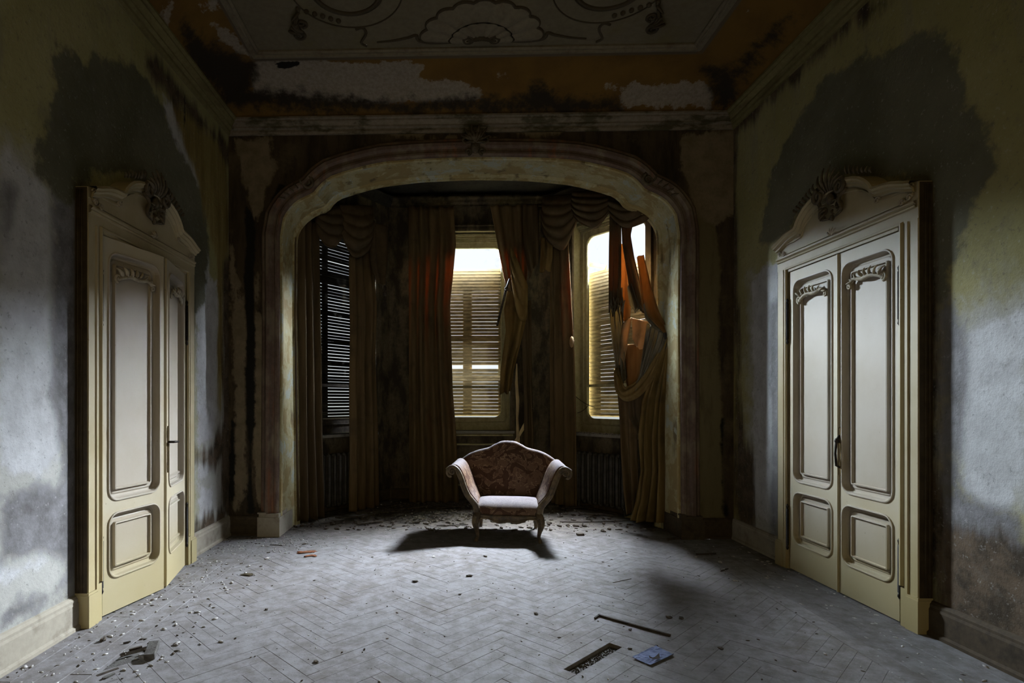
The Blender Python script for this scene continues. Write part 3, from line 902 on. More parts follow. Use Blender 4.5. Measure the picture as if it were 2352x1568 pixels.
# ------------------------------------------------------------------ doors
def rrect(u0, u1, v0, v1, r, n=6, r2=None):
    """rounded rectangle, counter-clockwise"""
    out = []
    for cx, cy, a0 in ((u1-r, v0+r, -PI/2), (u1-r, v1-r, 0), (u0+r, v1-r, PI/2), (u0+r, v0+r, PI)):
        for k in range(n+1):
            a = a0 + PI/2*k/n
            out.append((cx + r*math.cos(a), cy + r*math.sin(a)))
    return out
def plate_hole(mb, outer, inners, fn, w):
    """flat face at height w with holes, triangulated"""
    from mathutils.geometry import tessellate_polygon
    loops = [[Vector((p[0], p[1], 0)) for p in outer]] + [[Vector((p[0], p[1], 0)) for p in l] for l in inners]
    tris = tessellate_polygon(loops)
    flat = [p for l in loops for p in l]
    mb.add([fn(p.x, p.y, w) for p in flat], [tuple(t) for t in tris])
PED = [(0,2.72),(.05,2.735),(.10,2.755),(.16,2.775),(.21,2.785),(.26,2.79),(.30,2.795),(.315,2.805),(.325,2.825),(.35,2.855),(.385,2.885),(.43,2.915),(.49,2.94),(.56,2.958),(.64,2.968),(.73,2.97)]
PEDF = PED + [(DOOR_W-u, v) for u, v in PED[::-1][1:]]
WC = .08                                  # how far the casing stands out from the wall
def make_door(name, label, fn, ajar, handle):
    """fn(u, v, w): u along the wall from the casing's near edge, v up, w out from the wall"""
    door = thing(name, label, 'door', kind='structure')
    # casing: two posts with mouldings, and the head panel under the curved top
    for side in (0, 1):
        mb = MB()
        m = (lambda u: u) if side == 0 else (lambda u: DOOR_W - u)
        for v0, v1 in ((0, 2.50),):
            sec = [(0,0),(0,WC-.012),(.006,WC),(.070,WC),(.074,WC+.008),(.094,WC+.008),(.100,WC-.004),(.108,WC-.03),(.118,WC-.035),(.124,WC-.012),(.140,WC-.012),(.147,WC-.045),(L0,WC-.06),(L0,-.12)]
            mb.grid([[fn(m(o), v, h) for o, h in sec] for v in np.linspace(v0, v1, 12)], False)
        mb.build('casing_post', M['casing'], door)
        mb = MB()
        lo, hi = sorted((m(-.012), m(.10)))
        for (a, b, w0, w1, z0, z1) in ((-.012,.082,0,WC+.014,0,.20),(-.006,.076,0,WC+.008,.20,.215),(.088,.128,0,WC+.006,0,.24)):
            pts = []
            for v in (z0, z1):
                for (uu, ww) in ((a,w0),(b,w0),(b,w1),(a,w1)): pts.append(fn(m(uu), v, ww))
            mb.add(pts, [(0,1,2,3),(4,7,6,5),(0,4,5,1),(1,5,6,2),(2,6,7,3),(3,7,4,0)])
        mb.build('plinth_block', M['casing'], door)
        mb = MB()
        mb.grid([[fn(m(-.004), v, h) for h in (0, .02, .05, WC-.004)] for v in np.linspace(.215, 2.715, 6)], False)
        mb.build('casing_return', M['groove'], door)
        # brown beads on the casing's return, darkened for its shade
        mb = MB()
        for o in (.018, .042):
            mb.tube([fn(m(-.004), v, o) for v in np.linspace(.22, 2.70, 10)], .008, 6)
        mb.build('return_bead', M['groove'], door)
    mb = MB()
    outer = [(0,2.50)] + [(L0,2.50),(L0,LTOP),(L1,LTOP),(L1,2.50)] + [(DOOR_W,2.50)] + PEDF[::-1]
    plate_hole(mb, outer, [], fn, WC)
    rim = PEDF
    mb.grid([[fn(u, v, 0), fn(u, v, WC)] for u, v in [(0,2.50)] + rim + [(DOOR_W,2.50)]], False)
    mb.grid([[fn(u, v, -.12), fn(u, v, WC)] for u, v in ((L0,2.50),(L0,LTOP),(L1,LTOP),(L1,2.50))], False)
    mb.build('head_panel', M['casing'], door)
    mb = MB()
    mb.sweep([(L0-.03,.25),(L0-.03,LTOP+.03),(L1+.03,LTOP+.03),(L1+.03,.25)], [(-.012,WC-.004),(-.008,WC+.012),(.004,WC+.014),(.014,WC-.004)], fn)
    mb.sweep([(.012,2.585),(DOOR_W-.012,2.585)], [(-.02,WC-.002),(-.016,WC+.012),(-.006,WC+.014),(0,WC+.006),(.01,WC+.02),(.02,WC+.02),(.026,WC-.002)], fn)
    # heavy moulding that follows the curved top
    mb.sweep(PEDF, [(.0,0),(.004,WC+.05),(-.012,WC+.058),(-.024,WC+.046),(-.034,WC+.046),(-.044,WC+.026),(-.058,WC+.026),(-.066,WC-.002)], fn)
    # inner raised line of the pediment
    mb.sweep([(u, v) for u, v in ([(.045,2.70)] + [(u*.94+.044, v-.085) for u, v in PED[4:]] + [(DOOR_W-(u*.94+.044), v-.085) for u, v in PED[::-1][1:-4]] + [(DOOR_W-.045,2.70)])],
             [(-.006,WC-.002),(-.004,WC+.010),(.004,WC+.010),(.006,WC-.002)], fn)
    mb.sweep([(.045,2.70),(.035,2.665),(.055,2.64),(.10,2.625),(DOOR_W-.10,2.625),(DOOR_W-.055,2.64),(DOOR_W-.035,2.665),(DOOR_W-.045,2.70)], [(-.006,WC-.002),(-.004,WC+.010),(.004,WC+.010),(.006,WC-.002)], fn)
    mb.build('casing_moulding', M['casing'], door)
    # carved crest
    def C(u, v, w): return Vector(fn(u, v, w))
    O = C(0,0,0); U = C(1,0,0) - O; V = C(0,1,0) - O; Wn = C(0,0,1) - O
    mb = MB(); mid = DOOR_W/2
    for k in range(6):                                   # fan of the shell, leaning to one side
        an = PI/2 + .18 + (k-2.5)*.30
        leafy(mb, C(mid + .02*(k-2.5)*-1, 2.93, WC+.035), U, V, Wn, an, .15 + .03*math.sin(k), .019, .03)
    for sg in (-1, 1):
        mb.tube(spiral(C(mid+sg*.115, 2.925, WC+.055), .056, 1.5, PI/2, U*sg, V, flip=-1), [.017*(1-.5*i/25) for i in range(26)], 6)
        mb.tube(spiral(C(mid+sg*.075, 2.80, WC+.03), .042, 1.3, -PI/2, U*sg, V), [.012*(1-.4*i/25) for i in range(26)], 6)
        for k in range(7):
            leafy(mb, C(mid+sg*(.17+.038*k), 2.985-.013*k, WC+.03), U*sg, V, Wn, 1.25-.08*k, .062-.005*k, .014)
        mb.tube(smooth_line([C(mid+sg*.15, 2.90, WC+.03), C(mid+sg*.10, 2.84, WC+.045), C(mid+sg*.115, 2.76, WC+.035), C(mid+sg*.03, 2.735, WC+.025)], 14), [.016-.008*i/13 for i in range(14)], 6)
        for k in range(3):
            leafy(mb, C(mid+sg*.04, 2.84-.03*k, WC+.04), U*sg, V, Wn, -.3-.4*k, .06, .013)
    mb.blob(C(mid, 2.875, WC+.035), (.032,.032,.045)); mb.blob(C(mid, 2.735, WC+.025), (.016,.016,.026))
    mb.build('carved_crest', M['carve_dark'], door)
    mb = MB()
    for k in range(5):
        leafy(mb, C(mid, 2.61, WC+.015), U, V, Wn, PI/2 + (k-2)*.6, .055, .013, .015)
    for sg in (-1, 1):
        for (u, v) in ((.045,2.70),(.055,2.64),(.11,2.627),(.315,2.715)):
            uu = u if sg < 0 else DOOR_W-u
            mb.tube(spiral(C(uu, v, WC+.012), .022, 1.3, 0, U*sg, V), .007, 5)
    mb.build('small_ornament', M['carve'], door)
    # two leaves
    LW = (L1 - L0)/2
    for side in (0, 1):
        ang = math.radians(ajar)
        hinge = L0 if side == 0 else L1
        sg = 1 if side == 0 else -1
        gap = .004
        ca, sa = math.cos(ang), math.sin(ang)
        def lf(a, v, w, hinge=hinge, sg=sg):         # a: from the hinge along the leaf, w: out of its front face
            return fn(hinge + sg*(a*ca - w*sa), v, WC-.012 + a*sa + w*ca)
        z0, z1, a0, a1 = .012, LTOP-.006, gap, LW-gap/2-(.006 if ajar else 0)
        mb = MB()
        up = rrect(.048, LW-.048, .735, 2.385, .085); lo = rrect(.048, LW-.048, .225, .665, .085)
        plate_hole(mb, [(a0,z0),(a1,z0),(a1,z1),(a0,z1)], [up, lo], lf, 0)
        mb.grid([[lf(a, v, 0), lf(a, v, -.05)] for a, v in ((a0,z0),(a1,z0),(a1,z1),(a0,z1),(a0,z0))], False)
        mb.add([lf(a, v, -.05) for a, v in ((a0,z0),(a1,z0),(a1,z1),(a0,z1))], [(0,1,2,3)])
        if side == 0 and not ajar:      # cover strip over the meeting edge
            mb.sweep([(LW-.006,z0),(LW-.006,z1)], [(.0,0),(.002,.010),(.006,.013),(.014,.013),(.016,.010),(.018,0)], lf)
        leaf = mb.build('leaf', M['door'], door)
        psec = [(0,0),(.003,.008),(.010,.009),(.014,.004),(.019,-.024),(.026,-.036),(.040,-.038),(.052,-.030)]
        for nm, (p0, p1, b0, b1) in (('upper_panel', (.048, LW-.048, .735, 2.385)), ('lower_panel', (.048, LW-.048, .225, .665))):
            mb = MB()
            mb.sweep(rrect(p0, p1, b0, b1, .085), psec, lf, True)
            q = .062
            inner = rrect(p0+q+.03, p1-q-.03, b0+q+.03, b1-q-.03, .008, 6)
            ring_o = rrect(p0+.050, p1-.050, b0+.050, b1-.050, .045, 6)
            rows = [[lf(u, v, -.030) for u, v in ring_o], [lf(u, v, -.031) for u, v in rrect(p0+q+.008,p1-q-.008,b0+q+.008,b1-q-.008,.02)], [lf(u, v, -.012) for u, v in rrect(p0+q+.012,p1-q-.012,b0+q+.012,b1-q-.012,.012)],
                    [lf(u, v, -.010) for u, v in rrect(p0+q+.020,p1-q-.020,b0+q+.020,b1-q-.020,.010)], [lf(u, v, -.026) for u, v in rrect(p0+q+.026,p1-q-.026,b0+q+.026,b1-q-.026,.008)], [lf(u, v, -.025) for u, v in inner]]
            mb.grid(rows, False, True)
            mb.add(rows[-1], [tuple(range(len(inner)))])
            mb.build(nm, M['door_panel'], leaf)
        # dirty groove round each panel is part of its relief; carved spray at the head of the upper panel
        mb = MB()
        def LC(a, v, w): return Vector(lf(a, v, w))
        LU = LC(1,0,0)-LC(0,0,0); LV = LC(0,1,0)-LC(0,0,0); LN = LC(0,0,1)-LC(0,0,0)
        c0 = .135
        base = [LC(.12, 2.20, 0), LC(.17, 2.225, .006), LC(.24, 2.245, .008), LC(.32, 2.235, .006), LC(.40, 2.25, .004), LC(.45, 2.215, 0)]
        mb.tube(smooth_line(base, 24), [.010+.006*math.sin(i/23*PI) for i in range(24)], 6)
        mb.tube(spiral(LC(.135,2.215,.002), .030, 1.4, -PI/2, LU, LV, flip=-1), [.011]*26, 6)
        mb.tube(spiral(LC(.445,2.205,.002), .020, 1.3, PI/2, -LU, LV), [.008]*26, 6)
        for k in range(5):
            leafy(mb, LC(.17+.036*k, 2.23+.006*k, .0), LU, LV, LN, 2.3-.34*k, .080-.009*k, .017, .018)
        for k in range(3):
            leafy(mb, LC(.35+.030*k, 2.24, .0), LU, LV, LN, .55-.5*k, .06, .010, .012)
        mb.build('carved_spray', M['carve'], leaf)
        # hinges
        for zc in (2.06, .35):
            mb = MB()
            mb.tube([lf(-.012, zc-.15, .012), lf(-.012, zc-.15, .012), lf(-.012, zc+.15, .012)], .011, 8)
            mb.tube([lf(-.012, zc+.15, .012), lf(-.012, zc+.175, .012), lf(-.012, zc+.19, .012)], [.007,.012,.004], 8)
            mb.tube([lf(-.012, zc-.15, .012), lf(-.012, zc-.175, .012), lf(-.012, zc-.19, .012)], [.007,.012,.004], 8)
            mb.build('hinge', M['iron'], leaf)
        if side == handle:
            mb = MB()
            h0 = LW-.03
            rows = []
            for v, hw in ((.86,.004),(.875,.014),(.90,.018),(.95,.013),(1.05,.013),(1.12,.016),(1.17,.018),(1.195,.013),(1.21,.004)):
                rows.append([lf(h0-hw, v, 0), lf(h0-hw*.8, v, .006), lf(h0+hw*.8, v, .006), lf(h0+hw, v, 0)])
            mb.grid(rows, False)
            pl = mb.build('lock_plate', M['brass'], leaf)
            if ajar:
                mb = MB()
                mb.tube([lf(h0, 1.09, .0), lf(h0, 1.09, .045), lf(h0-.02, 1.09, .052), lf(h0-.10, 1.085, .052)], [.009,.009,.010,.007], 8)
                mb.build('lever_handle', M['iron'], leaf)
            else:
                mb = MB()
                mb.tube([lf(h0, .92, .004), lf(h0, .93, .026), lf(h0, 1.02, .034), lf(h0, 1.11, .026), lf(h0, 1.15, .004)], [.008,.009,.008,.009,.008], 8)
                mb.blob(lf(h0, 1.11, .024), (.016,.016,.02))
                mb.build('pull_handle', M['iron'], leaf)
    return door
make_door('door_1', 'cream panelled double door standing ajar, with dark gap between its leaves', lambda u, v, w: (XL + w, DL0 + u, v), 12.5, 1)
make_door('door_2', 'closed cream panelled double door under curved carved pediment', lambda u, v, w: (XR - w, DR0 + u, v), 0.0, 0)
# ------------------------------------------------------------------ bay: three walls with windows
class Face:
    """one wall of the bay: u along it from A, w into the room"""
    def __init__(s, A, B):
        s.A, s.B = Vector(A), Vector(B)
        s.L = (s.B - s.A).length
        s.t = (s.B - s.A).normalized()
        s.n = Vector((s.t.y, -s.t.x, 0))
        if s.n.dot(Vector((.3, 6.6, 0)) - s.A) < 0: s.n = -s.n
    def __call__(s, u, v, w=0.0): return s.A + s.t*u + s.n*w + Vector((0,0,v))
    def px(s, x, y, w=0.0):
        """(u, v) of a photo pixel on the plane w in front of the wall"""
        q = on_plane(x, y, s.A + s.n*w, s.n) - s.A
        return q.dot(s.t), q.z
    def at(s, x, y, w=0.0, dw=0.0):
        u, v = s.px(x, y, w)
        return s(u, v, w + dw)
FL, FC, FR_ = Face(*CANT_L), Face((XC0, YC, 0), (XC1, YC, 0)), Face(*CANT_R)
OP0, OP1, WTOP, WSILL = -.56, .56, 3.79, .98        # window opening about the middle of its wall
for F, nm in ((FL,'bay_left'), (FC,'bay_centre'), (FR_,'bay_right')):
    m = F.L/2
    us = breaks(-.02, F.L+.02, .2, (m+OP0, m+OP1)); zs = breaks(-.06, ZBAY+.02, .2, (WSILL, WTOP))
    mb = wall_grid(lambda u, z: F(u, z), us, zs, (m+OP0, m+OP1, WSILL, WTOP))
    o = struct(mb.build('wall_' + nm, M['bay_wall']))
    # reveal of the window
    mb = MB()
    for (a, b) in (((OP0,WSILL),(OP0,WTOP)),((OP0,WTOP),(OP1,WTOP)),((OP1,WTOP),(OP1,WSILL)),((OP1,WSILL),(OP0,WSILL))):
        mb.add([F(m+a[0],a[1],0),F(m+b[0],b[1],0),F(m+b[0],b[1],-.26),F(m+a[0],a[1],-.26)], [(0,1,2,3)])
    mb.build('reveal', M['win'], o)
# side returns between the arch and the bay, and the bay's ceiling
mb = MB()
mb.add([(PB[0][0]-.02,YA+.001,0),(CANT_L[0].x-.03,YA+.001,0),(CANT_L[0].x-.03,YA+.001,ZBAY),(PB[0][0]-.02,YA+.001,ZBAY)], [(0,1,2,3)])
mb.add([(PB[-1][0]+.02,YA+.001,0),(CANT_R[1].x+.03,YA+.001,0),(CANT_R[1].x+.03,YA+.001,ZBAY),(PB[-1][0]+.02,YA+.001,ZBAY)], [(0,1,2,3)])
rows = []
for i in range(NF):
    x, z = PB[i]
    if i <= KS: o_ = (CANT_L[0].x-.03, z/PB[KS][1]*ZBAY)
    elif i >= NF-1-KS: o_ = (CANT_R[1].x+.03, z/PB[NF-1-KS][1]*ZBAY)
    else: o_ = (lerp(CANT_L[0].x-.03, CANT_R[1].x+.03, (i-KS)/(NF-1-2*KS)), ZBAY)
    rows.append([(x, YA, z), (o_[0], YA, o_[1])])
mb.grid(rows, False)
struct(mb.build('wall_bay_front', M['bay_wall']))
mb = MB(); e = .3
mb.add([(CANT_L[0].x-e,YA-.56,ZBAY),(CANT_R[1].x+e,YA-.56,ZBAY),(CANT_R[1].x+e,YA,ZBAY),(XC1+e,YC+e,ZBAY),(XC0-e,YC+e,ZBAY),(CANT_L[0].x-e,YA,ZBAY)], [(0,1,2,3,4,5)])
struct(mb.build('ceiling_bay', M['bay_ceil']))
# pelmet moulding under the bay's ceiling
for F, nm, mt in ((FL,'left',M['bay_ceil']), (FC,'centre',M['bay_wall']), (FR_,'right',M['bay_ceil'])):
    sec = [(0,4.13),(.05,4.13),(.05,4.15),(.09,4.17),(.10,4.20),(.125,4.225),(.125,4.245),(0,4.245)]
    rows = [[F(u, z, w) for w, z in sec] for u in np.linspace(.02, F.L-.02, 8)]
    struct(MB().grid(rows, False).build('trim_pelmet_' + nm, mt))

def make_window(name, F, label, paint='win'):
    """glazed sash in its reveal: frame with a rounded head, glass, glazing rail, sill board"""
    m = F.L/2
    root = thing(name, label, 'window', kind='structure')
    fn = lambda u, v, w: F(m+u, v, w)
    mb = MB()
    o0, o1, z0, z1 = OP0, OP1, WSILL, WTOP
    g = rrect(o0+.10, o1-.10, z0+.17, z1-.19, .11, 7)
    outer = [(o0,z0),(o1,z0),(o1,z1),(o0,z1)]
    plate_hole(mb, outer, [g], fn, -.13)
    mb.sweep(g, [(0,-.13),(.008,-.125),(.014,-.14),(.014,-.17)], fn, True)
    mb.sweep(rrect(o0+.04, o1-.04, z0+.10, z1-.11, .05, 5), [(0,-.131),(.006,-.118),(.016,-.116),(.022,-.131)], fn, True)
    plate_hole(mb, outer, [g], fn, -.17)
    mb.build('sash', M[paint], root)
    mb = MB()
    for i, v in enumerate((z1-.02, z1-.05, z1-.085)):
        mb.sweep([(o1-.002,v),(o0+.002,v)], [(0,-.13),(.0,-.05-.03*i),(.028,-.05-.03*i),(.028,-.13)], fn)
    mb.build('head_moulding', M[paint], root)
    mb = MB()
    mb.add([fn(o0+.09, z0+.16, -.15), fn(o1-.09, z0+.16, -.15), fn(o1-.09, z1-.18, -.15), fn(o0+.09, z1-.18, -.15)], [(0,1,2,3)])
    mb.build('glass', M['glass'], root)
    mb = MB()
    mb.bar(fn(o0+.1, z0+.62, -.15), fn(o1-.1, z0+.62, -.15), .03, .035)
    mb.build('glazing_rail', M[paint], root)
    mb = MB()
    vs = []
    for v in (z0-.035, z0+.0):
        for (a, w) in ((o0-.05,-.10),(o1+.05,-.10),(o1+.05,.13),(o0-.05,.13)): vs.append(fn(a, v, w))
    mb.add(vs, [(0,3,2,1),(4,5,6,7),(0,1,5,4),(1,2,6,5),(2,3,7,6),(3,0,4,7)])
    mb.build('sill', M['sill'], root)
    # architrave on the wall
    mb = MB()
    mb.sweep([(o0,z0),(o0,z1),(o1,z1),(o1,z0)], [(0,0),(.0,.03),(.02,.035),(.06,.03),(.065,.045),(.085,.045),(.09,0)], fn)
    mb.build('architrave', M['bay_wall'], root)
    return root
make_window('window_1', FL, 'shadowed tall window in the bay behind dark slatted shutter', 'dark_wood')  # dark finish stands for the shade on this frame
make_window('window_2', FC, 'tall window in the middle of the bay above the settee')
make_window('window_3', FR_, 'tall round-headed bay window with cream frame, half hidden by torn gold curtain')

def shutter(name, F, label, top, bottom, mat, gap, breaks_=(), slant=0.0, seed=1, tapes=(-.30, .0, .30), tw=.045, jit=1.0, closed=9.0, hh=.044, dark=(9,9)):
    """roller shutter: every slat a part, straps behind them"""
    r = random.Random(seed); m = F.L/2
    root = thing(name, label, 'shutter', F(m, bottom, -.22))
    z = bottom; k = 0
    while z < top:
        if any(abs(z - b) < .025 for b in breaks_): z += .05
        u0, u1 = OP0+.055, OP1-.055
        j0, j1 = r.uniform(-.004,.004)*jit, r.uniform(-.004,.004)*jit
        t = r.uniform(-.006,.006)*jit
        s0 = slant*(z-bottom)/(top-bottom)
        vs = []
        for (a, dz) in ((u0, j0), (u1, j1 + s0)):
            for (q, w) in ((0,-.226+t),(hh*.3,-.218+t),(hh,-.222-t),(hh,-.232-t),(0,-.236+t)):
                vs.append(F(m+a, z+q+dz, w))
        mb = MB(); mb.add(vs, [(0,5,6,1),(1,6,7,2),(2,7,8,3),(3,8,9,4),(4,9,5,0),(0,1,2,3,4),(9,8,7,6,5)])
        mb.build('slat', mat, root)
        z += hh + gap*(r.uniform(.8, 1.2) if r.random() < .93 else .3)*(.25 if z > closed or dark[0] < z < dark[1] else 1); k += 1
    for c in tapes:
        mb = MB()
        vs = [F(m+c+a, v, w) for v in (bottom, top) for (a, w) in ((-tw,-.243),(tw,-.243),(tw,-.238),(-tw,-.238))]
        mb.add(vs, [(0,1,2,3),(4,7,6,5),(0,4,5,1),(1,5,6,2),(2,6,7,3),(3,7,4,0)])
        mb.build('strap', mat, root)
    return root
shutter('roller_shutter', FC, 'tan slatted shutter with bright slit, in the middle bay window', 3.31, 1.18, M['slat'], .0055, (1.86,), 0, 3, (-.52,-.03,.48), .065, .3, 2.95)
shutter('roller_shutter', FR_, 'brown slatted shutter behind the torn gold curtain', 3.12, 1.19, M['slat'], .0045, (), .03, 5, (-.40,.20,.46), .09, .7, 2.55)
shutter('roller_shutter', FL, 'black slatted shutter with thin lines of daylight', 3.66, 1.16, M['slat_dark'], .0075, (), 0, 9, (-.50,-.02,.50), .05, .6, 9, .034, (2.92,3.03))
# broken board hanging at the head of the right-hand shutter
q0, q1 = FR_.at(1346, 605, -.20), FR_.at(1392, 614, -.20)
tag(MB().bar(q0, q1, .02, .055).build('loose_slat', M['slat'], None, q0), 'loose slat hanging aslant in the bright gap above brown shutter', 'slat')

# radiators under the outer windows, panel under the middle one
def radiator(name, F, label, u0, u1, h=.72, z0=.10):
    root = thing(name, label, 'radiator', F((u0+u1)/2, 0, .08))
    n = 9
    for k in range(n):
        u = lerp(u0, u1, (k+.5)/n); mb = MB()
        for w in (.035, .075, .115):
            mb.tube([F(u, z0, w), F(u, z0+.04, w), F(u, h-.04, w), F(u, h, w)], [.018,.024,.024,.018], 8)
        mb.blob(F(u, h, .085), (.027,.027,.030)); mb.blob(F(u, z0, .085), (.027,.027,.030))
        mb.tube([F(u, h-.012, .03), F(u, h+.004, .085), F(u, h-.012, .12)], .022, 6)
        mb.tube([F(u, z0+.012, .03), F(u, z0, .085), F(u, z0+.012, .12)], .022, 6)
        mb.build('section', M['radiator'], root)
    for u in (u0+.04, u1-.04):
        mb = MB(); mb.tube([F(u, 0, .085), F(u, z0, .085)], [.022,.014], 8); mb.build('foot', M['radiator'], root)
    mb = MB(); mb.tube([F(u1, z0+.03, .085), F(u1+.07, z0+.03, .085), F(u1+.08, 0, .085)], .014, 8); mb.build('pipe', M['radiator'], root)
    return root
radiator('radiator', FL, 'dark column radiator below the shadowed window, beside heavy brown curtains', FL.L/2-.40, FL.L/2+.42)
radiator('radiator', FR_, 'dark column radiator below sill beside the torn gold curtain', FR_.L/2-.44, FR_.L/2+.36)
for F, nm in ((FL,'left'), (FR_,'right')):
    mb = MB()
    m = F.L/2
    rows = [[F(u, z, w) for w, z in ((.0,.16),(.03,.155),(.035,.02),(.0,.0))] for u in np.linspace(.03, F.L-.03, 6)]
    struct(MB().grid(rows, False).build('baseboard_bay_' + nm, M['base_b']))
m = FC.L/2
mb = MB()
fnc = lambda u, v, w: FC(m+u, v, w)
mb.sweep(rrect(-.46,.46,.20,.80,.10), [(0,0),(.006,.014),(.02,.014),(.028,.002)], fnc, True)
mb.sweep([(-.60,.93),(.60,.93)], [(-.025,.0),(-.025,.05),(-.005,.055),(.005,.04),(.02,.04),(.02,0)], fnc)
mb.build('apron_panel', M['win'], bpy.data.objects['window_2'])
rows = [[FC(u, z, w) for w, z in ((.0,.16),(.03,.155),(.035,.02),(.0,.0))] for u in np.linspace(.03, FC.L-.03, 6)]
struct(MB().grid(rows, False).build('baseboard_bay_centre', M['base_b']))

# ------------------------------------------------------------------ curtains
def cloth_obj(mb, name, mat, label, cat, group=None, th=.006, parent=None, origin=None):
    o = mb.build(name, mat, parent, origin, recalc=False)
    if th:
        s_ = o.modifiers.new('cloth', 'SOLIDIFY'); s_.thickness = th; s_.offset = 0
    if parent is None: tag(o, label, cat, group)
    return o
def drape(F, Lp, Rp, w0, nf, amp, seed=0, nv=56, per=9, hem=.03, tight=None, wave=.35):
    """hanging cloth between two edges drawn on the plane w0 in front of wall F; nf folds"""
    r = random.Random(seed)
    ph = [r.uniform(0, 6.28) for _ in range(6)]
    Lq = [F.px(x, y, w0) for x, y in Lp]; Rq = [F.px(x, y, w0) for x, y in Rp]
    ts = np.linspace(0, 1, nv)
    A_, B_ = resample(Lq, ts), resample(Rq, ts)
    nc = int(nf*per) + 1
    rows = []
    for i, t in enumerate(ts):
        row = []
        a = amp(t) if callable(amp) else amp*(.55+.45*t)
        for j in range(nc):
            s = j/(nc-1)
            sw = s + .025*math.sin(2*PI*s*2.3 + ph[0]) + wave*.03*math.sin(3.1*t + ph[1] + 7*s)
            f = math.sin(2*PI*nf*sw + ph[2] + .5*math.sin(2.2*t+ph[3]))
            f = math.copysign(abs(f)**.75, f) + .35*math.sin(2*PI*nf*.5*sw + ph[4] + 1.3*t) + .12*math.sin(2*PI*nf*2.1*sw + ph[5] + 4*t)
            u = lerp(A_[i,0], B_[i,0], s); v = lerp(A_[i,1], B_[i,1], s)
            e = min(1, 6*min(s, 1-s) + .35)
            if t > .9: v += hem*(t-.9)*10*(.5*math.sin(2*PI*nf*.7*s + ph[1]) + .3*math.sin(17*s+ph[3]))
            row.append(F(u, max(v, .012), w0 + a*f*e))
        rows.append(row)
    mb = MB(); mb.grid(rows, True)
    return mb
def swag(F, p0, p1, low, w0, folds, bulge=.10, nv=40, nu=40, side=.5, seed=0):
    """festoon: gathered at p0 and p1, sagging to the pixel row of low in the middle, with curved folds"""
    r = random.Random(seed); ph = r.uniform(0, 6)
    a, b = Vector(F.px(*p0, w0)), Vector(F.px(*p1, w0)); lowv = F.px((p0[0]+p1[0])/2, low, w0)[1]
    rows = []
    for i in range(nv+1):
        t = i/nv
        row = []
        for j in range(nu+1):
            s = j/nu
            arc = (4*s*(1-s))**.8
            top = lerp(a.y, b.y, s)
            sag = (lerp(a.y, b.y, .5) - lowv)
            v = top - sag*t*(side + (1-side)*arc)*(.97+.03*math.sin(9*s+ph))
            u = lerp(a.x, b.x, s)
            rid = abs(math.sin(PI*folds*t + .8*math.sin(3*s+ph)*t + .15*math.sin(11*s+ph)))**.8
            w = w0 + (bulge*math.sin(PI*min(1, t*.9+.1))*arc + .045*rid*arc**.4*(.3+t*.9))
            row.append(F(u, v, w))
        rows.append(row)
    mb = MB(); mb.grid(rows, True)
    return mb
WCU = .245
GV = None
# shadowed left side of the bay
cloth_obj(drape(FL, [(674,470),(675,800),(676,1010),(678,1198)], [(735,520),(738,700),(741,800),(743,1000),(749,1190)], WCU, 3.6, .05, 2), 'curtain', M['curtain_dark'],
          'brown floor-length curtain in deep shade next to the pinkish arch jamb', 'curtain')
cloth_obj(drape(FL, [(803,585),(806,760),(804,900),(805,1050),(803,1180)], [(852,560),(866,700),(862,820),(866,950),(868,1050),(870,1165)], WCU, 3.2, .045, 5), 'curtain', M['curtain'],
          'olive brown curtain hanging just beside the black slatted shutter', 'curtain')
cloth_obj(swag(FL, (724,470), (788,474), 575, WCU+.06, 4, .10, seed=1), 'swag', M['swag'], 'dusty draped swag above the black slatted shutter', 'valance')
cloth_obj(swag(FL, (780,470), (856,474), 598, WCU+.10, 4.5, .12, seed=2), 'swag', M['swag'], 'deep gathered swag between shutter and narrow tail piece in shade', 'valance')
cloth_obj(drape(FL, [(846,505),(848,600),(862,650)], [(890,520),(890,600),(884,652)], WCU+.08, 1.4, .05, 8, 30), 'swag_tail', M['swag'],
          'narrow pleated valance tail in front of greenish panel', 'valance')
# tassel trim below the tail
mb = MB(); c = FL.at(884, 650, WCU+.02)
for k in range(5):
    mb.blob(c + Vector((0,0,-.07*k)), (.028-.003*(k%2), .028, .04))
tag(mb.build('tassel', M['dark_wood'], None, c), 'dark beaded tassel below the pleated valance tail', 'tassel')
# middle window
cloth_obj(drape(FC, [(938,474),(939,800),(940,1162)], [(1042,474),(1047,560),(1040,640),(1034,700),(1037,800),(1040,900),(1048,1000),(1054,1156)], WCU, 4.6, .055, 11), 'curtain', M['curtain'],
          'wide heavy brown curtain with warm orange glow, touching the floor', 'curtain')
cloth_obj(drape(FC, [(1126,472),(1143,560),(1157,635),(1166,668)], [(1216,472),(1214,560),(1212,620),(1208,668)], WCU, 3.4, .045, 12, 40), 'tied_curtain', M['curtain'],
          'short curtain pulled back over the middle window, gathered at tie', 'curtain')
cloth_obj(drape(FC, [(1166,668),(1158,710),(1162,760),(1150,850),(1148,905)], [(1206,668),(1212,720),(1200,770),(1180,850),(1172,900)], WCU+.03, 2.2, .045, 14, 40), 'curtain_tail', M['gold'],
          'tattered tail of cloth hanging below the curtain tie', 'curtain')
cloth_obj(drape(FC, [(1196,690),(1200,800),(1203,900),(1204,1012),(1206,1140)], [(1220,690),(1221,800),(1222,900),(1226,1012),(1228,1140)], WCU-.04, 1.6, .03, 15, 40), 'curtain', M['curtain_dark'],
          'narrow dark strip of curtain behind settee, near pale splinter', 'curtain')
cloth_obj(swag(FC, (1172,560), (1212,655), 735, WCU+.07, 3, .06, seed=6), 'cloth_loop', M['gold'], 'limp loop of torn cloth slung over the curtain tie', 'curtain')
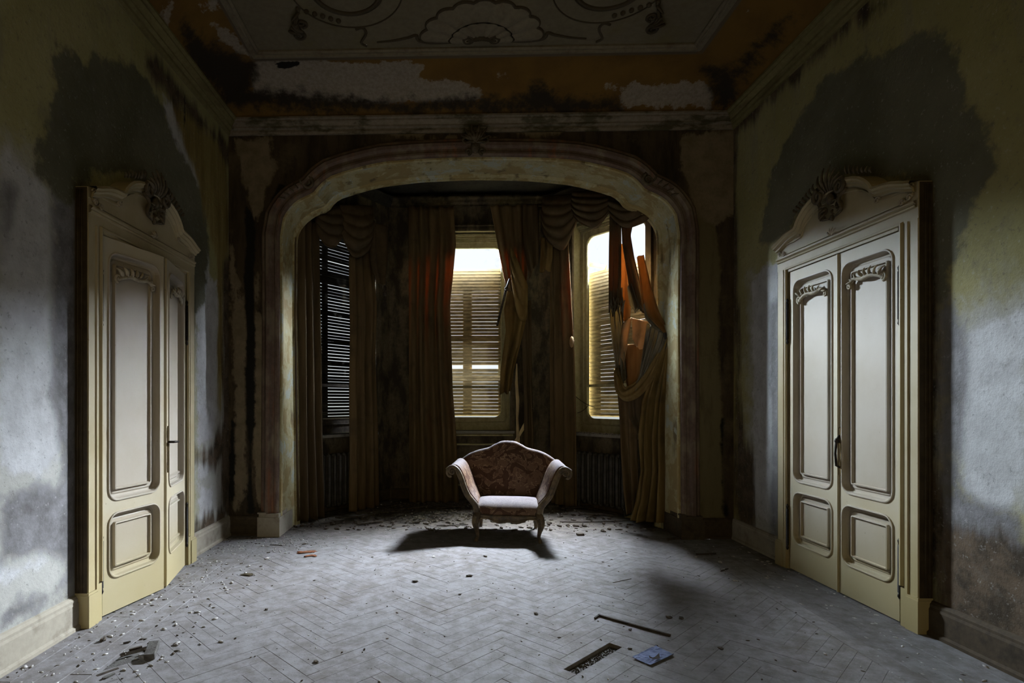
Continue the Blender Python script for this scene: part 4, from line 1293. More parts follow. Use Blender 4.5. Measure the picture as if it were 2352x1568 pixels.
cloth_obj(drape(FC, [(1200,470),(1202,560),(1216,640)], [(1236,470),(1238,540),(1236,600)], WCU+.07, 1.5, .04, 17, 30), 'swag_tail', M['curtain_dark'],
          'black hanging tail beside the shorter lit tail piece', 'valance')
q = [FC.at(*p, WCU+.10) for p in ((1171,640),(1163,662),(1152,706),(1142,748))]
o = MB().tube(q, [.012,.016,.016,.014], 8); o.blob(q[1], (.028,.028,.022)); o.blob(q[1]+(q[2]-q[1])*.12, (.022,.022,.016))
tag(o.build('curtain_pole', M['dark_wood'], None, q[3]), 'short dark turned pole dangling over middle shutter', 'pole')
# right window
cloth_obj(swag(FR_, (1246,452), (1326,446), 578, WCU+.07, 5, .13, seed=3), 'swag', M['swag'], 'largest brown swag, nearest the middle window', 'valance')
cloth_obj(swag(FR_, (1314,440), (1404,440), 526, WCU+.09, 5, .12, seed=4), 'swag', M['swag'], 'middle brown swag above bright sky gap', 'valance')
cloth_obj(swag(FR_, (1396,446), (1500,452), 524, WCU+.07, 4, .12, seed=5), 'swag', M['swag'], 'brown swag tucked behind the arch curve over round-headed window', 'valance')
cloth_obj(drape(FR_, [(1243,545),(1242,590),(1240,622)], [(1268,545),(1268,590),(1264,622)], WCU+.08, 1.3, .035, 19, 24), 'swag_tail', M['gold'],
          'short lit gold tail of cloth under the largest brown swag', 'valance')
cloth_obj(drape(FR_, [(1264,540),(1262,800),(1263,1000),(1265,1170)], [(1306,540),(1314,700),(1320,800),(1323,900),(1326,1165)], WCU-.04, 2.6, .045, 21), 'curtain', M['curtain'],
          'straight amber-edged curtain between middle window and radiator', 'curtain')
kn = FR_.at(1313, 785, WCU+.03)
mb = MB(); mb.blob(kn, (.03,.03,.075)); mb.tube(spiral(kn, .026, 1.2, 0, (1,0,0), (0,0,1)), .012, 6)
tag(mb.build('curtain_knot', M['peach'], None, kn), 'pale knotted scrap of cloth on the amber-edged curtain', 'knot')
# the torn curtain gathered to a hook on the jamb
WT = .245
HOOK = FR_.at(1537, 772, WT)
torn = thing('torn_curtain', 'large tattered gold curtain hooked to the arch jamb, trailing on the floor', 'curtain', (HOOK.x, HOOK.y, 0))
cloth_obj(drape(FR_, [(1402,462),(1400,560),(1399,640),(1399,720)], [(1428,462),(1428,560),(1428,640),(1424,705)], WT+.02, 2.0, .03, 31, 44, 9, .10), 'frayed_panel', M['curtain_dark'], None, None, parent=torn)
cloth_obj(drape(FR_, [(1400,670),(1401,720),(1407,780),(1418,862)], [(1429,660),(1430,720),(1433,790),(1440,880)], WT, 3.0, .03, 51, 44, 9, .10), 'frayed_panel', M['shred'], None, None, parent=torn)
for k in range(14):                                    # loose threads along the tears
    x0 = 1402 + 2.4*k + 3*math.sin(k*2.1); y0 = 690 + 9*math.sin(k*1.7)
    q = [FR_.at(x0 + 2.2*j*math.sin(k*.9), y0 + j*(11 + 4*math.sin(k)), WT+.05, .012*math.sin(k+j)) for j in range(5)]
    MB().tube(q, [.006,.006,.005,.004,.002], 5).build('loose_thread', M['shred'], torn)
cloth_obj(drape(FR_, [(1426,560),(1426,640),(1424,700),(1430,745)], [(1440,560),(1444,640),(1450,700),(1448,728)], WT-.01, 1.0, .012, 32, 30), 'orange_strip', M['orange'], None, None, parent=torn)
cloth_obj(drape(FR_, [(1424,462),(1428,560),(1442,650),(1460,708)], [(1462,470),(1447,540),(1455,590),(1467,640),(1480,716)], WT+.03, 2.0, .03, 33, 44), 'upper_panel', M['curtain_dark'], None, None, parent=torn)
cloth_obj(drape(FR_, [(1462,590),(1474,690),(1486,730),(1536,774)], [(1478,585),(1496,660),(1514,716),(1540,768)], WT+.045, 1.2, .022, 34, 44), 'orange_band', M['orange'], None, None, parent=torn)
cloth_obj(drape(FR_, [(1478,700),(1482,730),(1500,752),(1536,776)], [(1484,690),(1494,724),(1512,744),(1538,772)], WT+.06, 1.0, .012, 44, 30), 'pale_edge', M['shred'], None, None, parent=torn)
cloth_obj(drape(FR_, [(1440,660),(1446,700),(1458,715)], [(1450,650),(1464,690),(1478,712)], WT+.05, 1.2, .014, 35, 24), 'shred', M['shred'], None, None, parent=torn)
cloth_obj(drape(FR_, [(1428,745),(1424,800),(1422,838)], [(1450,728),(1440,800),(1432,845)], WT+.01, 1.0, .02, 36, 24), 'peach_scrap', M['peach'], None, None, parent=torn)
cloth_obj(drape(FR_, [(1452,730),(1452,780),(1462,798)], [(1488,738),(1490,780),(1474,800)], WT+.00, 1.0, .02, 37, 30), 'peach_scrap', M['peach'], None, None, parent=torn)
cloth_obj(drape(FR_, [(1432,790),(1432,850),(1442,900)], [(1484,790),(1480,860),(1456,900)], WT-.03, 1.4, .02, 38, 30), 'lining', M['orange'], None, None, parent=torn)
cloth_obj(drape(FR_, [(1486,742),(1478,800),(1470,860),(1452,904)], [(1540,774),(1530,800),(1506,840),(1462,906)], WT+.07, 5.0, .026, 39, 44, 8), 'gathered_fan', M['shred'], None, None, parent=torn)
# loop of cloth that sags under the tear
mb = MB(); rows = []
ctr = smooth_line([FR_.at(*p, WT, d) for p, d in (((1418,845),.0),((1424,872),.03),((1434,896),.06),((1450,905),.08),((1474,893),.08),((1500,862),.07),((1524,815),.05),((1538,776),.0))], 40)
for i, c in enumerate(ctr):
    w_ = .035 + .05*math.sin(PI*i/39)
    d = (ctr[min(i+1,39)] - ctr[max(i-1,0)]).normalized()
    q = d.cross(FR_.n).normalized()
    row = []
    for k in range(13):
        t = k/12
        row.append(c + q*(t-.5)*2*w_ + FR_.n*(.03*math.sin(PI*t) + .016*math.sin(t*PI*5 + i*.12)))
    rows.append(row)
mb.grid(rows, True)
cloth_obj(mb, 'sagging_fold', M['gold'], None, None, parent=torn)
cloth_obj(drape(FR_, [(1418,888),(1424,960),(1428,1040),(1434,1120),(1442,1180)], [(1462,905),(1466,960),(1464,1040),(1466,1120),(1462,1186)], WT-.02, 2.0, .04, 40, 60), 'lower_panel', M['curtain'], None, None, parent=torn)
def amp_low(t): return .02 + .05*math.sin(PI*min(1, t*1.1)*.5)
cloth_obj(drape(FR_, [(1534,776),(1502,850),(1476,920),(1468,1000),(1474,1080),(1462,1150),(1450,1196)], [(1541,774),(1545,850),(1547,960),(1548,1060),(1549,1130),(1550,1200)], WT+.06, 4.2, amp_low, 41, 80, 10, .02, wave=1.1), 'lower_panel', M['gold'], None, None, parent=torn)
cloth_obj(drape(FR_, [(1440,905),(1446,960),(1470,1000),(1476,1060)], [(1500,860),(1500,930),(1500,1000),(1504,1060)], WT+.0, 2.2, .035, 42, 50), 'inner_fold', M['curtain_dark'], None, None, parent=torn)
mb = MB(); mb.tube([HOOK - FR_.n*.02, HOOK + FR_.n*.07, HOOK + FR_.n*.09 + Vector((0,0,.03))], .010, 8); mb.blob(HOOK + FR_.n*.06, (.03,.03,.04))
mb.build('tie_hook', M['iron'], torn)
# puddle of cloth at its foot
mb = MB(); rows = []
c0 = on_z(1505, 1192)
for i in range(18):
    a = 2*PI*i/18
    rows.append([])
    for k in range(6):
        t = k/5
        R = t*(.30 + .06*math.sin(3*a+1) + .04*math.sin(7*a))
        rows[-1].append(c0 + Vector((R*math.cos(a)*1.1, R*math.sin(a)*.55, .01 + .07*(1-t)**1.5 + .018*(1+math.sin(5*a+t*7))*t*(1-t)*4)))
rows.append(rows[0])
mb.grid(rows, True)
cloth_obj(mb, 'trailing_hem', M['gold'], None, None, parent=torn)
# ------------------------------------------------------------------ floor: herringbone parquet
floor_mb = MB()
floor_mb.add([(XL-.1,YR-.1,-.024),(XR+.1,YR-.1,-.024),(XR+.1,YB+.1,-.024),(XL-.1,YB+.1,-.024)], [(0,1,2,3)])
floor_mb.add([(CANT_L[0].x-.1,YB-.1,-.0245),(CANT_R[1].x+.1,YB-.1,-.0245),(CANT_R[1].x+.1,YA+.1,-.0245),(XC1+.1,YC+.1,-.0245),(XC0-.1,YC+.1,-.0245),(CANT_L[0].x-.1,YA+.1,-.0245)], [(0,1,2,3,4,5)])
floor = struct(floor_mb.build('floor', M['sub']))
PL, PWD = .468, .078
def plank_mesh(name, L, w, th=.022, bev=.0022):
    mb = MB()
    x, y = L/2, w/2
    vs = [(-x,-y,-th),(x,-y,-th),(x,y,-th),(-x,y,-th),(-x,-y,-bev),(x,-y,-bev),(x,y,-bev),(-x,y,-bev),(-x+bev,-y+bev,0),(x-bev,-y+bev,0),(x-bev,y-bev,0),(-x+bev,y-bev,0)]
    fs = [(8,9,10,11)] + [(a,b,b+4,a+4) for k in range(2) for a, b in (((0+4*k),(1+4*k)),((1+4*k),(2+4*k)),((2+4*k),(3+4*k)))] + [(3,0,4,7),(7,4,8,11)]
    me = bpy.data.meshes.new(name); me.from_pydata(vs, [], fs); me.materials.append(M['floor'])
    return me, vs, fs
pm, pvs, pfs = plank_mesh('plank', PL-.0009, PWD-.0009, bev=.0011)
def project(p):
    d = Vector(p) - EYE
    z = d.dot(FWD)
    if z < .05: return None
    return CX + FPX*d.dot(RGT)/z, CY - FPX*d.z/z, z
FX0, FX1 = -1.82, 2.28                       # field of herringbone; straight border boards run along both side walls
# the two empty places of the photograph: a missing plank and an open joint
miss = on_z(1364, 1509); miss2 = on_z(1465, 1441); miss3 = on_z(268, 1536)
cand = []
c45 = math.sqrt(.5)
n = int(round(PL / PWD))
# shift the pattern so that one of its planks lies on the missing place: axes u = (1,1)/sqrt2, v = (-1,1)/sqrt2
off = miss
for a in range(-70, 71):
    for m_ in range(-9, 10):
        # planks along u in row a, then planks along v in column a
        u0 = (a + 2*n*m_)*PWD
        cand.append((u0 + PL/2, (a+.5)*PWD, 0))
        v0 = (a - 2*n + 1 + 2*n*m_)*PWD
        cand.append(((a+.5)*PWD, v0 + PL/2, 1))
ref = (PL/2, .5*PWD)                          # centre of the u plank of row 0
items = []
for u, v, k in cand:
    du, dv = u - ref[0], v - ref[1]
    x = off.x + (du - dv)*c45; y = off.y + (du + dv)*c45
    if not (FX0-.32 < x < FX1+.32 and .9 < y < 8.2): continue
    if y > YA + .2 and not (-1.9 + (y-YA)*.7 < x < 2.5 - (y-YA)*.7): continue
    if y > YB - .1 and y < YA + .2 and not (-1.9 < x < 2.5): continue
    items.append((x, y, k))
def skip(x, y):
    if (Vector((x, y, 0)) - Vector((miss.x, miss.y, 0))).length < .03: return True
    if abs(x - miss3.x) < .20 and abs(y - miss3.y) < .10: return True
    return False
inview = []
rest = []
for x, y, k in items:
    if skip(x, y): continue
    pr = project((x, y, 0))
    if pr and -60 < pr[0] < 2412 and pr[1] < 1640: inview.append((pr[2], x, y, k))
    else: rest.append((x, y, k))
inview.sort()
rp = random.Random(21)
def plank_pose(x, y, k, r):
    M4 = Matrix.Translation((x, y, r.uniform(-.0022, -.0006))) @ Matrix.Rotation(PI/4 + (PI/2 if k else 0) + r.uniform(-.002,.002), 4, 'Z') @ Matrix.Rotation(r.uniform(-.006,.006), 4, 'X') @ Matrix.Rotation(r.uniform(-.002,.002), 4, 'Y')
    return M4
for i, (d, x, y, k) in enumerate(inview[:292]):
    o = bpy.data.objects.new('plank', pm); COL.objects.link(o)
    o.parent = floor
    o.matrix_local = plank_pose(x, y, k, rp)
mb = MB()
for (d, x, y, k) in inview[292:] + [(0, *q) for q in rest]:
    M4 = plank_pose(x, y, k, rp)
    mb.add([M4 @ Vector(v) for v in pvs], pfs)
tag(mb.build('parquet', M['floor'], floor, recalc=False), kind='stuff')
# dust packed in the joints
mb = MB()
for x, y, k in items:
    if skip(x, y): continue
    Mx = Matrix.Translation((x, y, -.0032)) @ Matrix.Rotation(PI/4 + (PI/2 if k else 0), 4, 'Z')
    mb.add([Mx @ Vector(p) for p in ((-PL/2,-PWD/2,0),(PL/2,-PWD/2,0),(PL/2,PWD/2,0),(-PL/2,PWD/2,0))], [(0,1,2,3)])
tag(mb.build('joint_dust', M['floor'], floor, recalc=False), kind='stuff')
# border boards
for (a, b, nb_) in ((FX1, XR, 5), (XL, FX0, 4)):
    w = (b - a)/nb_
    for k in range(nb_):
        y = -.2 + rp.uniform(-.3, .3)
        xc = a + (k+.5)*w
        while y < YB:
            L = rp.uniform(1.1, 1.7); y1 = min(y + L, YB)
            if y1 - y > .1 and y1 > 1.2:
                me, vs, fs = plank_mesh('board', y1-y-.004, w-.004)
                o = bpy.data.objects.new('board', me); COL.objects.link(o); o.parent = floor
                o.matrix_local = Matrix.Translation((xc, (y+y1)/2, rp.uniform(.0008,.0025))) @ Matrix.Rotation(PI/2, 4, 'Z') @ Matrix.Rotation(rp.uniform(-.006,.006), 4, 'X')
            y = y1
# gap under the arch sides and edges of the bay: rough boards
mb = MB()
mb.add([(-2.2,YA-.6,-.012),(2.7,YA-.6,-.012),(2.7,YC+.1,-.012),(-2.2,YC+.1,-.012)], [(0,1,2,3)])
mb.build('bay_boards', M['floor'], floor)
# ------------------------------------------------------------------ settee
fl, frr = on_z(1092, 1238), on_z(1249, 1249)
SC = on_z(1167, 1228)
SET = thing('settee', 'small dusty settee with scrolled arms, floral brown cloth and worn gilt legs', 'settee', (SC.x, SC.y, 0), rz=math.radians(-6), local=True)
# local axes: x to the sitter's left (right in the picture), y away from the camera, z up; front edge near y = -.31
YF, YBK = -.30, .33
def arm_profile(t):
    """arm section between front (t=0) and back (t=1): from the seat up and rolled outward"""
    f = [(.285,.30),(.297,.365),(.335,.415),(.385,.48),(.422,.57),(.447,.645),(.478,.710),(.518,.748),(.558,.748),(.588,.718),(.590,.682),(.570,.655),(.548,.660)]
    b = [(.300,.30),(.310,.38),(.335,.45),(.375,.54),(.41,.62),(.44,.68),(.472,.728),(.508,.752),(.540,.750),(.562,.725),(.560,.696),(.545,.680),(.528,.686)]
    P = smooth_line([Vector((*p,0)).lerp(Vector((*q,0)), t) for p, q in zip(f, b)], 30)
    return [(p.x, p.y) for p in P]
for sg in (-1, 1):
    mb = MB(); rows = []
    ths = (.0, .06, .15, .3, .5, .7, .85, 1.0)
    for t in ths:
        y = lerp(YF+.02, YBK-.02, t)
        P = arm_profile(t)
        puff = .010*math.sin(PI*min(1, t*6)*.5)
        # closed section: inner face then back along the outside, 55 mm thick
        inn = []; out_ = []
        for i, (x, z) in enumerate(P):
            a, b = P[max(i-1,0)], P[min(i+1,len(P)-1)]
            d = Vector((b[0]-a[0], b[1]-a[1])).normalized(); nn = Vector((d.y, -d.x))      # to the outside
            th = .055*(1 - .80*max(0, (i-16)/13))
            inn.append((sg*(x - nn.x*puff), y, z - nn.y*puff)); out_.append((sg*(x + nn.x*th), y, z + nn.y*th))
        rows.append(inn + out_[::-1])
    mb.grid(rows, True, True)
    nb_ = len(rows[0])
    for rr in (0, len(rows)-1):
        half = nb_//2
        base = rr*nb_
        for i in range(half-1):
            mb.f.append((base+i, base+i+1, base+nb_-2-i, base+nb_-1-i)); mb.sm.append(False)
    arm = mb.build('arm', M['seat'], SET)
    # carved wooden front of the arm with a scroll
    P = arm_profile(0)
    mb = MB()
    pts = [(sg*(x+.014), YF-.006, z-.012) for x, z in P]
    mb.tube(pts, [.026 - .012*i/29 for i in range(30)], 8)
    pts2 = [(sg*(x+.036), YF+.004, z-.02) for x, z in P[:22]]
    mb.tube(pts2, [.02 - .008*i/21 for i in range(22)], 8)
    c = Vector((sg*.556, YF-.014, .692))
    mb.tube(spiral(c, .040, 1.7, PI*.9, (sg,0,0), (0,0,1), .1, 30, -1), [.013*(1-.5*i/29) for i in range(30)], 6)
    mb.blob(c, (.012,.014,.012))
    mb.build('arm_front', M['gilt'], arm)
    mb = MB(); P1 = [(sg*(x-.006), YF+.010, z+.004) for x, z in P[3:24]]
    mb.tube(P1, .0065, 6); mb.build('piping', M['seat'], arm)
# backrest: curved crest, bulging inner face
crest = smooth_line([Vector(p) for p in ((0,.952,0),(.07,.948,0),(.14,.918,0),(.21,.880,0),(.275,.862,0),(.34,.846,0),(.43,.808,0),(.515,.750,0))], 26)
cx = [p.x for p in crest]; cz = [p.y for p in crest]
xs = [-x for x in cx[::-1]] + cx[1:]
zs_ = cz[::-1] + cz[1:]
mb = MB(); rows = []
for x, zt in zip(xs, zs_):
    s = abs(x)/.515
    row = []
    yb = .27 - .02*s*s                             # the back rakes away and wraps a little
    xin = x*(.62 + .0)
    sec = []
    K = 14
    for k in range(K+1):                           # inner face upward
        t = k/K
        z = lerp(.30, zt-.035, t)
        xx = lerp(x*.60, x, min(1, t*1.0)**.85)
        sec.append((xx, yb + .10*t - .035*math.sin(PI*t)*(1-s*s*.7) , z))
    for k in range(1, 8):                          # rolled top
        a = PI*k/8
        sec.append((x, yb + .10 + .04*(1-math.cos(a)), zt - .035 + .038*math.sin(a)))
    for k in range(6):                             # outside back
        t = k/5
        sec.append((lerp(x, x*.66, t), yb + .18 - .07*t, lerp(zt-.035, .28, t)))
    rows.append(sec)
mb.grid(rows, True)
mb.add(rows[0], [tuple(range(len(rows[0])))]); mb.add(rows[-1], [tuple(range(len(rows[-1])))[::-1]])
back = mb.build('backrest', M['seat'], SET)
mb = MB(); mb.tube([(x, .27 - .02*(abs(x)/.515)**2 + .19, z-.03) for x, z in zip(xs, zs_)], .014, 6); mb.build('crest_rail', M['gilt'], back)
# seat: bowed front, domed top
def seat_front(x): return YF - .035*(1-(x/.30)**2) + .004*math.cos(x*20)
mb = MB(); rows = []
NX, NY = 24, 16
for i in range(NX+1):
    x = lerp(-.315, .315, i/NX)
    row = []
    e = 1-(abs(x)/.315)**6
    row.append((x, seat_front(x)+.012, .262)); row.append((x, seat_front(x)-.006, .285)); row.append((x, seat_front(x)-.010, .325))
    for k in range(NY+1):
        t = k/NY
        y = lerp(seat_front(x), .30, t)
        edge = min(1, t*7)
        z = .345 + (.028*math.sqrt(max(0, 1-(1-edge)**2)) + .032*math.sin(PI*min(1, t*1.15+.05)))*(.35+.65*max(e,0))
        row.append((x, y, z))
    row.append((x, .30, .27))
    rows.append(row)
mb.grid(rows, True)
mb.add(rows[0], [tuple(range(len(rows[0])))]); mb.add(rows[-1], [tuple(range(len(rows[-1])))[::-1]])
mb.build('seat', M['seat'], SET)
# rails
mb = MB(); rows = []
for i in range(33):
    x = lerp(-.30, .30, i/32)
    y = seat_front(x)
    zb = .222 - .018*math.cos(x/.30*PI) + .010*math.cos(x/.30*3*PI) - .012
    rows.append([(x, y-.006, .268), (x, y-.020, .262), (x, y-.022, .252), (x, y-.012, .246), (x, y-.014, zb+.022), (x, y-.024, zb+.014), (x, y-.020, zb), (x, y+.012, zb), (x, y+.02, .268)])
mb.grid(rows, True)
mb.build('front_rail', M['gilt'], SET)
mb = MB()
for sg in (-1, 1): mb.bar((sg*.292, YF+.02, .245), (sg*.292, .31, .245), .026, .06)
mb.bar((-.29, .31, .245), (.29, .31, .245), .026, .06)
rails = mb
for nm, a, b in (('side_rail',(-.292,YF+.02,.245),(-.292,.31,.245)),('side_rail',(.292,YF+.02,.245),(.292,.31,.245)),('rear_rail',(-.29,.31,.245),(.29,.31,.245))):
    MB().bar(a, b, .026, .06).build(nm, M['gilt'], SET)
# cabriole legs
for sg in (-1, 1):
    mb = MB()
    P = smooth_line([Vector(p) for p in ((sg*.296,YF+.01,.285),(sg*.312,YF-.012,.235),(sg*.322,YF-.022,.18),(sg*.308,YF-.008,.11),(sg*.300,YF-.004,.055),(sg*.312,YF-.018,.02),(sg*.316,YF-.024,.0))], 28)
    R = resample([(.036,0),(.044,1),(.036,2),(.022,3),(.016,4),(.020,5),(.020,6)], np.linspace(0,1,28))[:,0]
    mb.tube(P, list(R), 10)
    leg = mb.build('leg', M['gilt'], SET)
    mb = MB()
    for k in range(3):
        leafy(mb, (sg*.31 + (k-1)*.014, YF-.05, .20), (1,0,0), (0,0,1), (0,-1,0), PI/2 + (k-1)*.5, .06, .012, .012)
    leafy(mb, (sg*.315, YF-.05, .21), (1,0,0), (0,0,1), (0,-1,0), -PI/2, .08, .012, .010)
    mb.build('knee_carving', M['gilt'], leg)
    mb = MB()
    P = smooth_line([Vector(p) for p in ((sg*.292,.30,.26),(sg*.296,.31,.18),(sg*.298,.335,.08),(sg*.302,.355,.0))], 16)
    mb.tube(P, [.028-.010*i/15 for i in range(16)], 8)
    mb.build('leg', M['gilt'], SET)
# ------------------------------------------------------------------ things lying about
def lath(px0, px1, w, h, mat, label, cat='lath', name='lath', z=.006, group=None, bend=0.0):
    a, b = on_z(*px0), on_z(*px1)
    n = 8; mb = MB(); rows = []
    d = (b-a).normalized(); q = Vector((-d.y, d.x, 0))
    for i in range(n):
        t = i/(n-1); c = a.lerp(b, t) + q*bend*math.sin(PI*t) + Vector((0,0,z + h/2))
        e = .75 if i in (0, n-1) else 1 + .12*math.sin(5*t+len(label))
        rows.append([c - q*w/2*e - Vector((0,0,h/2)), c + q*w/2*e - Vector((0,0,h/2)), c + q*w/2*e + Vector((0,0,h/2)), c - q*w/2*e + Vector((0,0,h/2))])
    mb.grid(rows, False, True); mb.add(rows[0], [(0,1,2,3)]); mb.add(rows[-1], [(3,2,1,0)])
    return tag(mb.build(name, mat, None, a.lerp(b,.5)), label, cat, group)
def chunk(px, py, s, mat, label, cat='rubble', name='chunk', seed=0, flat=.5, group=None):
    r = random.Random(seed); c = on_z(px, py)
    bm = bmesh.new(); bmesh.ops.create_icosphere(bm, subdivisions=2, radius=1)
    ang = r.uniform(0, 6.28)
    for v in bm.verts:
        p = v.co.copy()
        k = 1 + .75*mnoise.noise(p*1.9 + Vector((seed*3.1, 0, 0))) 
        p = Vector((p.x*s*k*1.3, p.y*s*k*.8, max(-.75, min(.8, p.z*k))*s*flat))
        v.co = Matrix.Rotation(ang, 3, 'Z') @ p
    zmin = min(v.co.z for v in bm.verts)
    for v in bm.verts: v.co.z -= zmin
    me = bpy.data.meshes.new(name); bm.to_mesh(me); bm.free(); me.materials.append(mat)
    o = bpy.data.objects.new(name, me); COL.objects.link(o); o.location = (c.x, c.y, .0)
    return tag(o, label, cat, group)
# sheet of blue paper by the open joint
mb = MB(); rows = []
c = [on_z(*p) for p in ((1453,1512),(1507,1485),(1548,1505),(1496,1530))]
for i in range(17):
    s = i/16; row = []
    for j in range(17):
        t = j/16
        p = c[0].lerp(c[1], s).lerp(c[3].lerp(c[2], s), t)
        p.z = .006 + .006*mnoise.noise(Vector((s*5, t*5, 3))) + .004*mnoise.noise(Vector((s*14, t*14, 1))) + .01*max(0, abs(t-.5)-.42)*6
        row.append(p)
    rows.append(row)
mb.grid(rows, False)
pap = mb.build('paper_sheet', M['blue'], None, (c[0]+c[2])/2)
tag(pap, 'crumpled blue-grey paper sheet lying beside a missing floor plank', 'paper')
sm = pap.modifiers.new('sheet', 'SOLIDIFY'); sm.thickness = .002; sm.offset = 1
mb = MB(); q = on_z(1500, 1517); rows = []
for i in range(7):
    t = i/6; rows.append([on_z(1490+24*t, 1512+6*math.sin(4*t)) + Vector((0,0,.020)), on_z(1492+24*t, 1518+3*math.sin(3*t)) + Vector((0,0,.018))])
mb.grid(rows, False); mb.build('tear', M['dark_wood'], pap)
# open joint, drawn as dark strips laid on the parquet, and the pit of the missing plank filled with grit
lath((1374,1414), (1540,1461), .016, .012, M['dark_wood'], 'long dark strip of wood edging the sunken joint of parquet', 'strip', 'joint_strip', .0)
lath((1378,1413), (1366,1421), .012, .010, M['dark_wood'], 'tiny dark splinter at end of the sunken parquet joint', 'splinter', 'splinter', .0)
mb = MB(); rg = random.Random(5)
for k in range(420):
    u, v = rg.uniform(-.22,.22), rg.uniform(-.03,.03)
    p = Vector((miss.x + (u-v)*c45, miss.y + (u+v)*c45, -.022))
    s = rg.uniform(.002,.006)
    mb.blob(p, (s, s, s*.8), None, 4, 2)
tag(mb.build('grit', M['sub'], None, (miss.x, miss.y, -.02)), 'grey grit filling the slot of the missing plank', 'grit', kind='stuff')
# loose block, sticks and hole in the near corner by the ajar door
def tipped_block(px, py, L, w, h, rz, tilt, mat, label, name='wood_block'):
    c = on_z(px, py)
    mb = MB(); Mx = Matrix.Rotation(rz, 4, 'Z') @ Matrix.Rotation(tilt, 4, 'Y')
    mb.box((-L/2,-w/2,0), (L/2,w/2,h), Mx)
    zm = min(v[2] for v in mb.v); mb.v = [(v[0]+c.x, v[1]+c.y, v[2]-zm) for v in mb.v]
    o = mb.build(name, mat, None, c)
    b = o.modifiers.new('edge', 'BEVEL'); b.width = .003; b.segments = 1
    return tag(o, label, 'block')
tipped_block(349, 1505, .12, .055, .035, math.radians(105), math.radians(-14), M['sub'], 'tipped grey block throwing black shadow near the ajar door')
tipped_block(1333, 1229, .075, .05, .022, .1, 0, M['crumb_dark'], 'small flat brick fragment lying beyond the settee front leg', 'brick_fragment')
lath((297,1497), (326,1489), .014, .010, M['dark_wood'], 'short bent stick touching the tipped wooden block', 'stick', 'stick')
lath((222,1551), (272,1533), .022, .012, M['dark_wood'], 'splintered dark board end in the broken parquet hole', 'board', 'broken_board', -.012)
lath((236,1560), (262,1548), .018, .012, M['sub'], 'grey splinter lying across the broken parquet hole', 'board', 'broken_board', -.004)
lath((283,1480), (300,1476), .010, .006, M['dark_wood'], 'thin dark sliver just above the bent stick', 'sliver', 'sliver')
chunk(237, 1472, .017, M['crumb_dark'], 'brown lump of plaster near the left door plinth', seed=3, flat=.9)
# laths and rods
lath((1534,1241), (1660,1234), .03, .016, M['dark_wood'], 'longest black lath on the floor, by the arch plinth', bend=.03)
lath((1599,1275), (1645,1274), .016, .010, M['dark_wood'], 'straight short black rod lying before the closed door', 'rod', 'rod')
lath((1656,1314), (1672,1308), .012, .008, M['dark_wood'], 'small black sliver beside pale plaster chip', 'sliver', 'sliver')
lath((1286,1200), (1480,1193), .012, .010, M['dark_wood'], 'thin dark cable running from settee towards torn curtain', 'cable', 'cable', bend=-.08)
lath((1003,1209), (1075,1206), .02, .008, M['dark_wood'], 'flat dark slat peeping out under the settee', 'slat', 'slat_strip')
lath((620,1253), (648,1254), .010, .006, M['dark_wood'], 'thin dark sliver before the pinkish arch jamb', 'sliver', 'sliver')
lath((1408,1340), (1450,1331), .006, .004, M['dark_wood'], 'fine dark wire bit on the bare middle floor', 'wire', 'wire')
# pale splinter and lath standing behind the settee
def stick(P, w, h, mat, label, name='splinter', cat='splinter'):
    mb = MB(); rows = []
    n = len(P)
    for i, p in enumerate(P):
        e = (.55 if i in (0, n-1) else 1)*(1+.25*math.sin(i*2.3))
        rows.append([p + Vector((-w/2*e,0,0)), p + Vector((0,-h/2,0)), p + Vector((w/2*e,0,0)), p + Vector((0,h/2,0))])
    mb.grid(rows, False, True); mb.add(rows[0], [(0,1,2,3)]); mb.add(rows[-1], [(3,2,1,0)])
    return tag(mb.build(name, mat, None, P[0]), label, cat)
foot = on_z(1122, 1150); top = FC.at(1221, 937, .16)
stick([foot.lerp(top, t) + Vector((.018*math.sin(9*t), 0, 0)) for t in np.linspace(0, 1, 12)], .05, .02, M['lath'], 'pale jagged splinter of wood rising behind the settee')
P = [FC.at(x, y, .05) for x, y in ((1190,1005),(1188,960),(1189,920),(1186,880),(1187,835))]
P = [Vector((P[0].x, P[0].y, .0))] + P
stick(P, .04, .02, M['lath'], 'upright bleached lath beside the middle shutter', 'lath', 'lath')
P = [FC.at(x, y, .10) for x, y in ((1170,830),(1160,870),(1155,905))]
# thin wires by the right-hand sill
for (a, b, lab) in (((1322,910),(1366,935),'thin wire slanting across the sill of the brown shutter'), ((1326,948),(1352,930),'fine broken wire below the slanting wire')):
    p, q = FR_.at(*a, .06), FR_.at(*b, .06)
    mb = MB(); mb.tube([p.lerp(q, t) + Vector((0,0,-.02*math.sin(PI*t))) for t in np.linspace(0,1,8)], .004, 5)
    tag(mb.build('wire', M['dark_wood'], None, p), lab, 'wire')
# dust and rubble on the sill of the right window
rg = random.Random(9); mb = MB(); m = FR_.L/2
for k in range(120):
    p = FR_(m + rg.uniform(-.5,.3), WSILL+.002, rg.uniform(-.08,.12)); s = rg.uniform(.004,.016)
    mb.blob(p, (s, s, s*.6), None, 5, 3)
tag(mb.build('crumbs', M['crumb'], None, FR_(m, WSILL, 0)), 'plaster crumbs on the sill below brown shutter', 'crumbs', kind='stuff')
